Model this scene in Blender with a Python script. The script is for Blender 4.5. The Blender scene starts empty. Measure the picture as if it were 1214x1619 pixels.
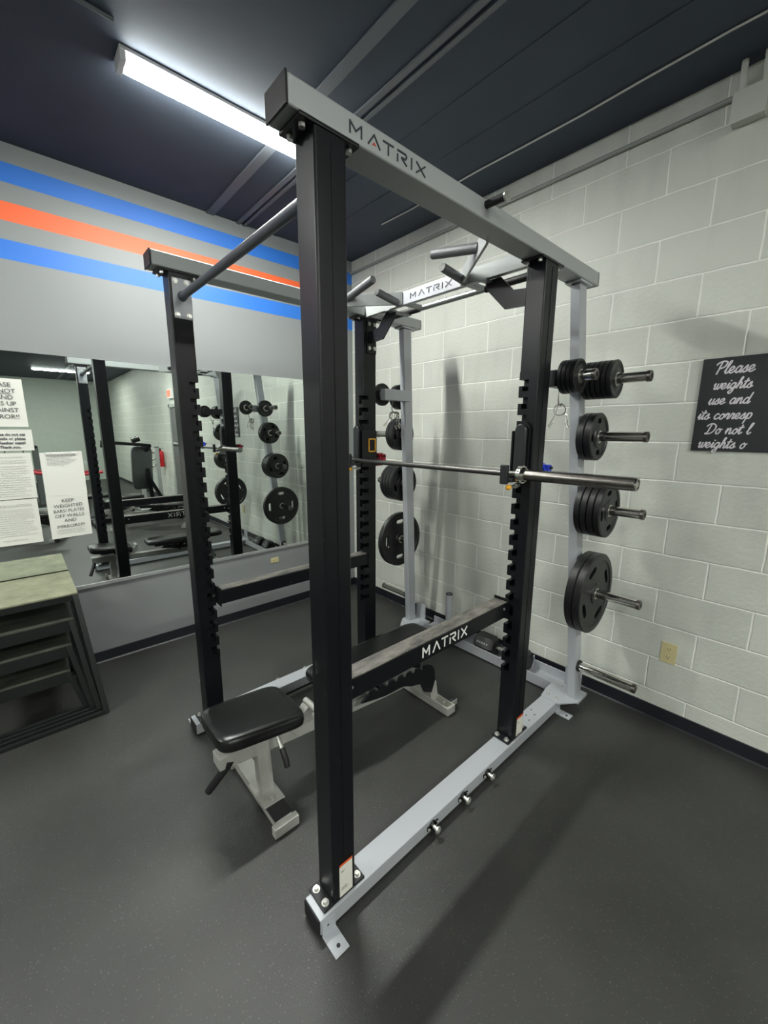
import bpy, bmesh, math, random
from mathutils import Vector, Matrix
random.seed(7)
PI = math.pi
scn = bpy.context.scene
COL = scn.collection
XC = .4604            # centre plane of the rack
XM = -1.3301          # wall with the mirror
ZC = 3.2138           # ceiling
# ---------------------------------------------------------------- materials
def mat(name, col, rough=.5, metal=0., bump=0., bscale=60., spec=.5, var=0., vscale=8., coat=0.):
    m = bpy.data.materials.new(name); m.use_nodes = True
    nt = m.node_tree; b = nt.nodes['Principled BSDF']
    b.inputs['Base Color'].default_value = (*col, 1); b.inputs['Roughness'].default_value = rough
    b.inputs['Metallic'].default_value = metal; b.inputs['Specular IOR Level'].default_value = spec
    if coat: b.inputs['Coat Weight'].default_value = coat; b.inputs['Coat Roughness'].default_value = .15
    tc = nt.nodes.new('ShaderNodeTexCoord')
    if bump:
        n = nt.nodes.new('ShaderNodeTexNoise'); n.inputs['Scale'].default_value = bscale; n.inputs['Detail'].default_value = 3
        bp = nt.nodes.new('ShaderNodeBump'); bp.inputs['Strength'].default_value = bump; bp.inputs['Distance'].default_value = .0012
        nt.links.new(tc.outputs['Object'], n.inputs['Vector']); nt.links.new(n.outputs['Fac'], bp.inputs['Height'])
        nt.links.new(bp.outputs['Normal'], b.inputs['Normal'])
    if var:
        n = nt.nodes.new('ShaderNodeTexNoise'); n.inputs['Scale'].default_value = vscale; n.inputs['Detail'].default_value = 5
        r = nt.nodes.new('ShaderNodeValToRGB')
        r.color_ramp.elements[0].position = .3; r.color_ramp.elements[1].position = .7
        r.color_ramp.elements[0].color = (*[c*(1-var) for c in col], 1); r.color_ramp.elements[1].color = (*[min(1, c*(1+var)) for c in col], 1)
        nt.links.new(tc.outputs['Object'], n.inputs['Vector']); nt.links.new(n.outputs['Fac'], r.inputs['Fac'])
        nt.links.new(r.outputs['Color'], b.inputs['Base Color'])
    return m
def worn(name, col, chip, rough, metal, lo, hi, scale=30., spec=.5, stretch=(1, 1, 1), bump=.15):
    m = mat(name, col, rough, metal, bump=bump, bscale=350., spec=spec)
    nt = m.node_tree; b = nt.nodes['Principled BSDF']
    tc = nt.nodes['Texture Coordinate']
    mp = nt.nodes.new('ShaderNodeMapping'); mp.inputs['Scale'].default_value = stretch
    n = nt.nodes.new('ShaderNodeTexNoise'); n.inputs['Scale'].default_value = scale; n.inputs['Detail'].default_value = 8; n.inputs['Roughness'].default_value = .65
    r = nt.nodes.new('ShaderNodeValToRGB'); r.color_ramp.elements[0].position = lo; r.color_ramp.elements[1].position = hi
    mx = nt.nodes.new('ShaderNodeMix'); mx.data_type = 'RGBA'
    mx.inputs[6].default_value = (*col, 1); mx.inputs[7].default_value = (*chip, 1)
    nt.links.new(tc.outputs['Object'], mp.inputs['Vector']); nt.links.new(mp.outputs['Vector'], n.inputs['Vector'])
    nt.links.new(n.outputs['Fac'], r.inputs['Fac']); nt.links.new(r.outputs['Color'], mx.inputs[0]); nt.links.new(mx.outputs[2], b.inputs['Base Color'])
    return m
def emis(name, col, s):
    m = bpy.data.materials.new(name); m.use_nodes = True; b = m.node_tree.nodes['Principled BSDF']
    b.inputs['Base Color'].default_value = (*col, 1); b.inputs['Emission Color'].default_value = (*col, 1); b.inputs['Emission Strength'].default_value = s
    return m
M = dict(
 black=worn('black_powder_coat', (.0045, .005, .007), (.16, .15, .14), .34, 0, .685, .735, 30., spec=.32, stretch=(1, 1, .5)),
 blackp=mat('black_bracket_paint', (.006, .0065, .008), .36, spec=.35, bump=.1, bscale=300),
 silver=worn('silver_paint', (.44, .46, .49), (.12, .12, .12), .36, .15, .70, .75, 30.),
 rail=worn('rail_grey_paint', (.42, .44, .44), (.2, .2, .2), .45, .15, .74, .8, 20.),
 benchsilver=mat('bench_silver_paint', (.42, .42, .39), .4, .2, bump=.1, bscale=200, var=.12, vscale=12),
 chrome=mat('chrome', (.66, .64, .59), .15, 1.),
 dullsteel=mat('dull_steel_sleeve', (.22, .205, .19), .3, 1., var=.2, vscale=30),
 barsteel=mat('bar_shaft_steel', (.13, .125, .12), .42, 1., bump=.3, bscale=600),
 bolt=mat('zinc_bolt', (.66, .66, .62), .3, .8),
 grip=mat('grey_knurled_grip', (.17, .175, .185), .5, .3, bump=.6, bscale=700),
 chin=mat('chin_bar_grey', (.10, .11, .13), .42, .4, bump=.5, bscale=700),
 rubber=mat('plate_rubber', (.0085, .009, .0095), .40, bump=.12, bscale=120, var=.2, vscale=30),
 blackrub=mat('black_rubber', (.007, .007, .008), .55, bump=.2, bscale=200),
 vinyl=mat('black_vinyl', (.006, .0065, .0065), .27, bump=.25, bscale=350),
 liner=worn('worn_bar_liner', (.045, .043, .04), (.21, .195, .17), .55, 0, .40, .66, 22., stretch=(1, .35, 1), bump=.5),
 white=mat('white_logo', (.85, .85, .82), .5), darklogo=mat('dark_logo', (.03, .035, .045), .5),
 redmark=mat('red_logo_mark', (.6, .05, .03), .5), numb=mat('slot_number_paint', (.004, .004, .005), .6),
 sticker=mat('warning_label_white', (.78, .76, .68), .5, var=.06), orange=mat('label_orange', (.75, .12, .03), .5),
 yellow=mat('orange_yellow_plastic', (.95, .46, .03), .35), red=mat('red_plastic', (.42, .012, .03), .4), blue=mat('blue_plastic', (.02, .05, .55), .4),
 hookpl=mat('hook_plastic', (.02, .021, .024), .3, bump=.15, bscale=40),
 paper=mat('printer_paper', (.72, .72, .67), .7, bump=.3, bscale=12), ink=mat('black_ink', (.06, .06, .07), .7), inkgrey=mat('grey_print', (.33, .33, .33), .7),
 tape=mat('clear_tape', (.9, .9, .9), .15), trim=mat('mirror_channel', (.62, .64, .64), .25, .7),
 almond=mat('almond_plastic', (.62, .55, .30), .4), slot=mat('dark_slot', (.02, .02, .02), .6),
 signblack=mat('sign_black', (.014, .016, .02), .45), signwhite=mat('sign_lettering', (.72, .68, .72), .5),
 cond=mat('painted_conduit', (.60, .61, .56), .5), condshade=mat('shadow_toned_conduit', (.30, .31, .29), .5), baseb=mat('black_cove_base', (.008, .009, .014), .45),  # wall conduit toned darker: its shadow line is painted into the colour
 boxsteel=mat('box_frame_steel', (.012, .014, .014), .35, .2, bump=.1), housing=mat('fixture_white', (.8, .8, .8), .4),
 ext=mat('extinguisher_red', (.55, .01, .02), .3), machred=mat('machine_red', (.5, .03, .05), .35), door=mat('door_grey', (.12, .12, .12), .5),
 machsilver=mat('machine_silver', (.5, .52, .5), .35, .3), wire=mat('wire_white', (.55, .55, .52), .5), exit=emis('exit_sign_red', (1, .12, .06), 1.2),
 tube=emis('fluorescent_tube', (.97, 1., .96), 62.), satin=mat('satin_bar_steel', (.42, .44, .45), .38, 1.), gripend=mat('grip_end_grey', (.20, .20, .20), .7), foam=mat('grey_pad', (.10, .11, .11), .5),
)
def node(nt, t, **k):
    n = nt.nodes.new(t)
    for a, b in k.items(): setattr(n, a, b)
    return n
# block wall
def block_mat():
    m = bpy.data.materials.new('painted_block_wall'); m.use_nodes = True; nt = m.node_tree; b = nt.nodes['Principled BSDF']
    tc = node(nt, 'ShaderNodeTexCoord'); sp = node(nt, 'ShaderNodeSeparateXYZ'); cb = node(nt, 'ShaderNodeCombineXYZ')
    ax = node(nt, 'ShaderNodeMath', operation='ADD'); ax.inputs[1].default_value = -1.4525 + .4064*40
    az = node(nt, 'ShaderNodeMath', operation='ADD'); az.inputs[1].default_value = .0321 + .2032*20
    L = nt.links.new
    L(tc.outputs['Object'], sp.inputs[0]); L(sp.outputs['X'], ax.inputs[0]); L(sp.outputs['Z'], az.inputs[0])
    # ragged joints
    nj = node(nt, 'ShaderNodeTexNoise'); nj.inputs['Scale'].default_value = 9; nj.inputs['Detail'].default_value = 4
    L(tc.outputs['Object'], nj.inputs['Vector'])
    sc = node(nt, 'ShaderNodeVectorMath', operation='SCALE'); sc.inputs['Scale'].default_value = .008
    L(nj.outputs['Color'], sc.inputs[0])
    ad = node(nt, 'ShaderNodeVectorMath', operation='ADD')
    L(ax.outputs[0], cb.inputs['X']); L(az.outputs[0], cb.inputs['Y']); L(cb.outputs[0], ad.inputs[0]); L(sc.outputs[0], ad.inputs[1])
    off = node(nt, 'ShaderNodeVectorMath', operation='SUBTRACT'); off.inputs[1].default_value = (.004, .004, 0); L(ad.outputs[0], off.inputs[0])
    br = node(nt, 'ShaderNodeTexBrick'); br.offset = .5; br.offset_frequency = 2
    br.inputs['Scale'].default_value = 1; br.inputs['Mortar Size'].default_value = .0058; br.inputs['Mortar Smooth'].default_value = .75
    br.inputs['Brick Width'].default_value = .4064; br.inputs['Row Height'].default_value = .2032; br.inputs['Bias'].default_value = 0
    br.inputs['Color1'].default_value = (.60, .62, .565, 1); br.inputs['Color2'].default_value = (.64, .66, .60, 1); br.inputs['Mortar'].default_value = (.92, .92, .86, 1)
    L(off.outputs[0], br.inputs['Vector'])
    # faint darker noise in the paint, stretched downwards
    mp = node(nt, 'ShaderNodeMapping'); mp.inputs['Scale'].default_value = (5, 1, 1.1); L(tc.outputs['Object'], mp.inputs['Vector'])
    ns = node(nt, 'ShaderNodeTexNoise'); ns.inputs['Scale'].default_value = 1.6; ns.inputs['Detail'].default_value = 6; L(mp.outputs[0], ns.inputs['Vector'])
    rp = node(nt, 'ShaderNodeValToRGB'); rp.color_ramp.elements[0].position = .5; rp.color_ramp.elements[1].position = .8
    rp.color_ramp.elements[0].color = (1, 1, 1, 1); rp.color_ramp.elements[1].color = (.88, .88, .885, 1); L(ns.outputs['Fac'], rp.inputs['Fac'])
    mx = node(nt, 'ShaderNodeMix', data_type='RGBA', blend_type='MULTIPLY'); mx.inputs[0].default_value = 1
    L(br.outputs['Color'], mx.inputs[6]); L(rp.outputs['Color'], mx.inputs[7]); L(mx.outputs[2], b.inputs['Base Color'])
    inv = node(nt, 'ShaderNodeMath', operation='SUBTRACT'); inv.inputs[0].default_value = 1; L(br.outputs['Fac'], inv.inputs[1])
    b1 = node(nt, 'ShaderNodeBump'); b1.inputs['Strength'].default_value = .45; b1.inputs['Distance'].default_value = .009; L(inv.outputs[0], b1.inputs['Height'])
    n2 = node(nt, 'ShaderNodeTexNoise'); n2.inputs['Scale'].default_value = 48; n2.inputs['Detail'].default_value = 8; L(tc.outputs['Object'], n2.inputs['Vector'])
    b2 = node(nt, 'ShaderNodeBump'); b2.inputs['Strength'].default_value = .55; b2.inputs['Distance'].default_value = .004
    L(n2.outputs['Fac'], b2.inputs['Height']); L(b1.outputs['Normal'], b2.inputs['Normal']); L(b2.outputs['Normal'], b.inputs['Normal'])
    b.inputs['Roughness'].default_value = .5
    return m
M['block'] = block_mat()
def stripe_mat():
    m = bpy.data.materials.new('striped_grey_wall'); m.use_nodes = True; nt = m.node_tree; b = nt.nodes['Principled BSDF']
    tc = node(nt, 'ShaderNodeTexCoord'); sp = node(nt, 'ShaderNodeSeparateXYZ'); L = nt.links.new
    mr = node(nt, 'ShaderNodeMapRange'); mr.inputs['From Min'].default_value = 2.5; mr.inputs['From Max'].default_value = 3.25
    r = node(nt, 'ShaderNodeValToRGB'); r.color_ramp.interpolation = 'CONSTANT'
    g = (.225, .236, .242, 1); bl = (.025, .165, .60, 1); og = (.86, .135, .04, 1)
    f = lambda z: (z-2.5)/.75
    e = r.color_ramp.elements; e[0].position = 0; e[0].color = g; e[1].position = f(2.605); e[1].color = bl
    for z, c in ((2.7084, g), (2.8091, og), (2.908, g), (3.0077, bl), (3.1094, g)):
        q = e.new(f(z)); q.color = c
    L(tc.outputs['Object'], sp.inputs[0]); L(sp.outputs['Z'], mr.inputs['Value']); L(mr.outputs['Result'], r.inputs['Fac']); L(r.outputs['Color'], b.inputs['Base Color'])
    n = node(nt, 'ShaderNodeTexNoise'); n.inputs['Scale'].default_value = 120; L(tc.outputs['Object'], n.inputs['Vector'])
    bp = node(nt, 'ShaderNodeBump'); bp.inputs['Strength'].default_value = .15; bp.inputs['Distance'].default_value = .002
    L(n.outputs['Fac'], bp.inputs['Height']); L(bp.outputs['Normal'], b.inputs['Normal']); b.inputs['Roughness'].default_value = .5
    return m
M['stripe'] = stripe_mat()
def floor_mat():
    m = bpy.data.materials.new('rubber_floor'); m.use_nodes = True; nt = m.node_tree; b = nt.nodes['Principled BSDF']; L = nt.links.new
    tc = node(nt, 'ShaderNodeTexCoord')
    n = node(nt, 'ShaderNodeTexNoise'); n.inputs['Scale'].default_value = 2.2; n.inputs['Detail'].default_value = 8; L(tc.outputs['Object'], n.inputs['Vector'])
    r = node(nt, 'ShaderNodeValToRGB'); r.color_ramp.elements[0].position = .3; r.color_ramp.elements[1].position = .75
    r.color_ramp.elements[0].color = (.021, .0215, .0195, 1); r.color_ramp.elements[1].color = (.037, .0375, .034, 1); L(n.outputs['Fac'], r.inputs['Fac'])
    v = node(nt, 'ShaderNodeTexVoronoi'); v.inputs['Scale'].default_value = 80; L(tc.outputs['Object'], v.inputs['Vector'])
    r2 = node(nt, 'ShaderNodeValToRGB'); r2.color_ramp.elements[0].position = .10; r2.color_ramp.elements[1].position = .19
    r2.color_ramp.elements[0].color = (1, 1, 1, 1); r2.color_ramp.elements[1].color = (0, 0, 0, 1); L(v.outputs['Distance'], r2.inputs['Fac'])
    n3 = node(nt, 'ShaderNodeTexNoise'); n3.inputs['Scale'].default_value = 14; L(tc.outputs['Object'], n3.inputs['Vector'])
    mu = node(nt, 'ShaderNodeMath', operation='MULTIPLY'); L(r2.outputs['Color'], mu.inputs[0]); L(n3.outputs['Fac'], mu.inputs[1])
    mx = node(nt, 'ShaderNodeMix', data_type='RGBA'); mx.inputs[7].default_value = (.13, .13, .12, 1)
    L(mu.outputs[0], mx.inputs[0]); L(r.outputs['Color'], mx.inputs[6]); L(mx.outputs[2], b.inputs['Base Color'])
    n2 = node(nt, 'ShaderNodeTexNoise'); n2.inputs['Scale'].default_value = 240; n2.inputs['Detail'].default_value = 6; L(tc.outputs['Object'], n2.inputs['Vector'])
    bp = node(nt, 'ShaderNodeBump'); bp.inputs['Strength'].default_value = .6; bp.inputs['Distance'].default_value = .0016
    L(n2.outputs['Fac'], bp.inputs['Height']); L(bp.outputs['Normal'], b.inputs['Normal']); b.inputs['Roughness'].default_value = .44; b.inputs['Specular IOR Level'].default_value = .6
    return m
M['floor'] = floor_mat()
M['ceil'] = mat('dark_ceiling_paint', (.064, .078, .102), .65, spec=.18, bump=.2, bscale=30, var=.12, vscale=2)
M['ceilrib'] = mat('ceiling_joint_paint', (.12, .135, .15), .45)
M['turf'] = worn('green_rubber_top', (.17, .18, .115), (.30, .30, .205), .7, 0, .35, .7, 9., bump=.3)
M['turfshade'] = worn('shaded_green_rubber_top', (.018, .023, .016), (.045, .05, .036), .7, 0, .35, .7, 9., bump=.3)  # shade under the tallest box put into the colour of the nested tops
M['pale'] = mat('pale_green_wall', (.50, .55, .49), .6, var=.03)
mir = mat('mirror_glass', (.80, .86, .83), .005, 1.); M['mirror'] = mir
# ---------------------------------------------------------------- mesh builder
class B:
    def __init__(s): s.bm = bmesh.new(); s.bev = False
    def _t(s, geom, Mx):
        bmesh.ops.transform(s.bm, matrix=Mx, verts=geom)
    def box(s, x0, x1, y0, y1, z0, z1, bev=0., seg=2, M4=None):
        r = bmesh.ops.create_cube(s.bm, size=1)['verts']
        bmesh.ops.transform(s.bm, matrix=Matrix.Translation(((x0+x1)/2, (y0+y1)/2, (z0+z1)/2)) @ Matrix.Diagonal((abs(x1-x0), abs(y1-y0), abs(z1-z0), 1)), verts=r)
        if bev:
            s.bev = True
            ed = list({e for v in r for e in v.link_edges})
            q = bmesh.ops.bevel(s.bm, geom=ed, offset=bev, segments=seg, profile=.5, affect='EDGES')
            r = list({v for f in q['faces'] for v in f.verts} | {v for v in r if v.is_valid})
        if M4 is not None: bmesh.ops.transform(s.bm, matrix=M4, verts=r)
        return s
    def beam(s, p0, p1, w, h, bev=0., up=(0, 0, 1)):
        p0, p1 = Vector(p0), Vector(p1); d = (p1-p0); L = d.length; d.normalize(); u = Vector(up)
        x = d.cross(u).normalized(); z = x.cross(d).normalized()
        M4 = Matrix((x, d, z)).transposed().to_4x4(); M4.translation = p0
        return s.box(-w/2, w/2, 0, L, -h/2, h/2, bev, M4=M4)
    def cyl(s, p0, p1, r, r2=None, seg=24):
        p0, p1 = Vector(p0), Vector(p1); d = p1-p0; L = d.length
        q = bmesh.ops.create_cone(s.bm, cap_ends=True, segments=seg, radius1=r, radius2=r if r2 is None else r2, depth=L)['verts']
        rot = Vector((0, 0, 1)).rotation_difference(d.normalized()).to_matrix().to_4x4()
        bmesh.ops.transform(s.bm, matrix=Matrix.Translation((p0+p1)/2) @ rot, verts=q); return s
    def ball(s, c, r, sx=1, sy=1, sz=1):
        q = bmesh.ops.create_uvsphere(s.bm, u_segments=16, v_segments=10, radius=r)['verts']
        bmesh.ops.transform(s.bm, matrix=Matrix.Translation(c) @ Matrix.Diagonal((sx, sy, sz, 1)), verts=q); return s
    def tube(s, pts, r, seg=12, closed=False, flat=None):
        pts = [Vector(p) for p in pts]; n = len(pts); rings = []; prev = None
        for i, p in enumerate(pts):
            if closed: d = pts[(i+1) % n]-pts[i-1]
            else: d = pts[min(i+1, n-1)]-pts[max(i-1, 0)]
            d.normalize()
            if prev is None:
                a = Vector((0, 0, 1)) if abs(d.z) < .9 else Vector((1, 0, 0)); u = d.cross(a).normalized()
            else:
                u = (prev - d*prev.dot(d)).normalized()
            prev = u; v = d.cross(u)
            rr = r
            rings.append([s.bm.verts.new(p + (u*math.cos(2*PI*k/seg) + v*math.sin(2*PI*k/seg)*(flat or 1))*rr) for k in range(seg)])
        m = n if closed else n-1
        for i in range(m):
            a, b = rings[i], rings[(i+1) % n]
            for k in range(seg): s.bm.faces.new((a[k], a[(k+1) % seg], b[(k+1) % seg], b[k]))
        if not closed:
            s.bm.faces.new(list(reversed(rings[0]))); s.bm.faces.new(rings[-1])
        return s
    def prism(s, poly, fn, t0, t1):
        a = [s.bm.verts.new(fn(u, v, t0)) for u, v in poly]; b = [s.bm.verts.new(fn(u, v, t1)) for u, v in poly]
        n = len(poly); s.bm.faces.new(list(reversed(a))); s.bm.faces.new(b)
        for i in range(n): s.bm.faces.new((a[i], a[(i+1) % n], b[(i+1) % n], b[i]))
        return s
    def lathe(s, prof, fn, seg=48):
        rings = [[s.bm.verts.new(fn(t, r*math.cos(2*PI*k/seg), r*math.sin(2*PI*k/seg))) for k in range(seg)] for t, r in prof]
        for i in range(len(prof)):
            a, b = rings[i], rings[(i+1) % len(prof)]
            for k in range(seg): s.bm.faces.new((a[k], a[(k+1) % seg], b[(k+1) % seg], b[k]))
        return s
    def build(s, name, m, parent=None, smooth=True):
        bmesh.ops.recalc_face_normals(s.bm, faces=s.bm.faces[:])
        me = bpy.data.meshes.new(name)
        if parent is not None:
            off = parent['_o'] if '_o' in parent.keys() else (0, 0, 0)
            bmesh.ops.translate(s.bm, verts=s.bm.verts[:], vec=-Vector(off))
        if smooth:
            for f in s.bm.faces: f.smooth = True
            for e in s.bm.edges:
                if len(e.link_faces) == 2 and e.calc_face_angle(0) > .6: e.smooth = False
        s.bm.to_mesh(me); s.bm.free()
        o = bpy.data.objects.new(name, me); COL.objects.link(o)
        me.materials.append(m)
        if parent is not None:
            o.parent = parent; o['_o'] = tuple(off)
        if smooth and s.bev: w_ = o.modifiers.new('WeightedNormal', 'WEIGHTED_NORMAL'); w_.keep_sharp = True; w_.weight = 100
        return o
def tag(o, label=None, cat=None, group=None, kind=None):
    if label: o['label'] = label
    if cat: o['category'] = cat
    if group: o['group'] = group
    if kind: o['kind'] = kind
    return o
def thing(name, loc, label, cat, group=None):
    o = bpy.data.objects.new(name, None); COL.objects.link(o); o.location = loc; o['_o'] = tuple(loc); o.empty_display_size = .05
    return tag(o, label, cat, group)
def kids(o): return [c for c in ALL() if c.parent == o]
def ALL(): return list(bpy.data.objects)
def copy_tree(o, parent=None):
    c = o.copy(); COL.objects.link(c)
    if parent is not None: c.parent = parent
    for ch in [k for k in bpy.data.objects if k.parent == o]: copy_tree(ch, c)
    return c
def origin(o):
    """put a single mesh's origin at its base centre"""
    vs = [v.co for v in o.data.vertices]
    c = Vector(((min(v.x for v in vs)+max(v.x for v in vs))/2, (min(v.y for v in vs)+max(v.y for v in vs))/2, min(v.z for v in vs)))
    o.data.transform(Matrix.Translation(-c)); o.location = c; return o
# ---------------------------------------------------------------- lettering
def place(P, U, V, N):
    P, U, V, N = Vector(P), Vector(U), Vector(V), Vector(N)
    return lambda u, v, t: P + U*u + V*v + N*t
SK = [0]
def stroke(b, fn, pts, w, t=.0012):
    for (a, c) in zip(pts[:-1], pts[1:]):
        d = Vector((c[0]-a[0], c[1]-a[1]));
        if d.length < 1e-9: continue
        d.normalize(); n = Vector((-d.y, d.x))*w/2; e = d*w*.25
        q = [(a[0]-e.x-n.x, a[1]-e.y-n.y), (c[0]+e.x-n.x, c[1]+e.y-n.y), (c[0]+e.x+n.x, c[1]+e.y+n.y), (a[0]-e.x+n.x, a[1]-e.y+n.y)]
        SK[0] = (SK[0]+1) % 37; b.prism(q, fn, 0, t+SK[0]*.00002)
LOGO = [(0, [[(0, 0), (0, 1), (.5, .35), (1, 1), (1, 0)]]), (1.62, [[(0, 0), (.55, 1), (1.1, 0)]]), (3.05, [[(0, 1), (1., 1)], [(.5, .8), (.5, 0)]]),
        (4.5, [[(0, 0), (0, .62)], [(0, 1), (.85, 1), (.95, .8), (.85, .55), (.4, .5), (.95, 0)]]), (6.0, [[(0, 0), (0, 1)]]), (6.55, [[(0, 0), (1, 1)], [(0, 1), (1, 0)]])]
def logo(name, fn, width, height, m, parent, red=True):
    b = B(); k = width/7.55
    for x0, strokes in LOGO:
        for st in strokes: stroke(b, fn, [((x0+u)*k, v*height) for u, v in st], height*.17)
    o = b.build(name, m, parent, smooth=False)
    if red:
        r = B(); c = (1.62+.55)*k; r.prism([(c-.2*k, .1*height), (c+.2*k, .1*height), (c, .38*height)], fn, 0, .001); r.build('logo_accent', M['redmark'], o, smooth=False)
    return o
def text_bm(b, txt, size, fn, align='LEFT', shear=0, offset=0, space=1., sx=1.):
    cu = bpy.data.curves.new('t', 'FONT'); cu.body = txt; cu.size = size; cu.align_x = align; cu.shear = shear; cu.offset = offset; cu.space_character = space; cu.resolution_u = 3
    o = bpy.data.objects.new('t', cu); COL.objects.link(o); dg = bpy.context.evaluated_depsgraph_get(); dg.update()
    me = bpy.data.meshes.new_from_object(o.evaluated_get(dg))
    vs = [b.bm.verts.new(fn(v.co.x*sx, v.co.y, .0006)) for v in me.vertices]
    for p in me.polygons:
        try: b.bm.faces.new([vs[i] for i in p.vertices])
        except ValueError: pass
    bpy.data.objects.remove(o); bpy.data.curves.remove(cu); bpy.data.meshes.remove(me)
# ================================================================= SETTING
RX1, RY0 = 12.2, -9.2
def struct(b, name, m, smooth=False): return tag(b.build(name, m, None, smooth), kind='structure')
struct(B().box(XM-.1, RX1+.1, RY0-.1, .1, -.1, 0), 'floor', M['floor'])
struct(B().box(XM-.1, RX1+.1, RY0-.1, .1, ZC, ZC+.1), 'ceiling', M['ceil'])
struct(B().box(XM-.1, RX1+.1, 0, .1, 0, ZC), 'wall_back', M['block'])
struct(B().box(XM-.1, XM, RY0-.1, 0, 0, ZC), 'wall_left', M['stripe'])
struct(B().box(RX1, RX1+.1, RY0, 0, 0, ZC), 'wall_right', M['pale'])
struct(B().box(XM, RX1, RY0-.1, RY0, 0, ZC), 'wall_front', M['pale'])
def cove(pts_fn, a0, a1):
    b = B(); b.prism([(0, 0), (.014, 0), (.006, .008), (.004, .078), (.002, .082), (0, .082)], pts_fn, a0, a1); return b
struct(cove(lambda u, v, t: Vector((t, -u, v)), XM, 3.98), 'baseboard_back', M['baseb'])
struct(cove(lambda u, v, t: Vector((t, -u, v)), 5.02, RX1), 'baseboard_back_right', M['baseb'])
struct(cove(lambda u, v, t: Vector((XM+u, t, v)), RY0, 0), 'baseboard_left', M['baseb'])
# ceiling joints along the room
n = 1
for y0, w, d in ((-1.335, .055, .010), (-1.112, .030, .010), (-1.062, .022, .012), (-.52, .03, .004), (-.80, .03, .003)):
    struct(B().box(XM, RX1, y0, y0+w, ZC-d, ZC), 'trim_%d' % n, M['ceilrib'] if d > .005 else M['ceil']); n += 1
# conduit on the block wall, junction box, risers
b = B(); b.tube([(XM, -.013, 3.107), (1.49, -.013, 3.107)], .011, 10); tag(origin(b.build('wall_conduit', M['condshade'])), 'thin painted conduit running along the top of the block wall', 'conduit')
jb = thing('junction_box', (1.545, 0, 2.985), 'painted square junction box high on the block wall with two risers', 'junction box')
B().box(1.485, 1.60, -.055, 0, 2.985, 3.10, .004).build('box_body', M['cond'], jb)
B().box(1.482, 1.603, -.060, -.055, 2.982, 3.103, .002).build('cover', M['cond'], jb)
for x in (1.508, 1.585): B().tube([(x, -.03, 3.10), (x, -.03, 3.14), (x, -.045, 3.17), (x, -.05, ZC)], .0125, 10).build('riser_pipe', M['cond'], jb)
b = B(); b.tube([(-.6+.3*i, -.272+.006*math.sin(i*1.7), ZC-.006-.004*abs(math.sin(i*.9))) for i in range(22)], .0045, 6)
tag(origin(b.build('ceiling_cable', M['wire'])), 'thin white cable stapled along the dark ceiling near the block wall', 'cable')
b = B(); b.tube([(-.10, -2.1, ZC-.008), (-.09, -3.4, ZC-.008), (-.1, -5, ZC-.008)], .008, 8)
tag(origin(b.build('ceiling_conduit', M['ceilrib'])), 'dark conduit on the ceiling leading to the strip light above the rack', 'conduit')
# ---------------------------------------------------------------- lights
def fixture(x, yc, label, L=1.25, power=60):
    t = thing('strip_light', (x, yc, ZC-.055), label, 'ceiling light', 'ceiling strip lights')
    B().box(x-.055, x+.055, yc-L/2, yc+L/2, ZC-.016, ZC, .003).build('housing', M['housing'], t)
    for s in (-1, 1):
        tb = B().cyl((x+s*.03, yc-L/2+.03, ZC-.034), (x+s*.03, yc+L/2-.03, ZC-.034), .0135, seg=12).build('lamp_tube', M['tube'], t)
    for s in (-1, 1):
        B().box(x-.052, x+.052, yc+s*(L/2-.012)-.012, yc+s*(L/2-.012)+.012, ZC-.052, ZC-.014, .003).build('lamp_holder', M['housing'], t)
    la = bpy.data.lights.new('lamp_light', 'AREA'); la.shape = 'RECTANGLE'; la.size = .09; la.size_y = L-.08; la.energy = power; la.color = (.98, 1., .93)
    lo = bpy.data.objects.new('lamp_light', la); COL.objects.link(lo); lo.location = (0, 0, 0); lo.parent = t; lo.location = (0, 0, .003)
    return t
fixture(-.262, -1.525, 'glowing bare strip light above the left half of the rack', L=1.08, power=38)
fixture(-.55, -4.1, 'strip light behind the camera on the mirror side', power=36)
fixture(4.2, -1.46, 'middle strip light of the row nearest the block wall', power=58)
fixture(9.4, -1.40, 'far strip light seen small at the top of the mirror', power=35)
fixture(3.6, -4.4, 'strip light behind and to the right of the camera', power=48)
fixture(8.6, -4.6, 'strip light at the far end of the room away from the wall', power=90)
fixture(1.5, -7.2, 'strip light near the front wall on the mirror side', power=60)
fixture(6.2, -7.4, 'strip light near the front wall on the far side', power=80)
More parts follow.
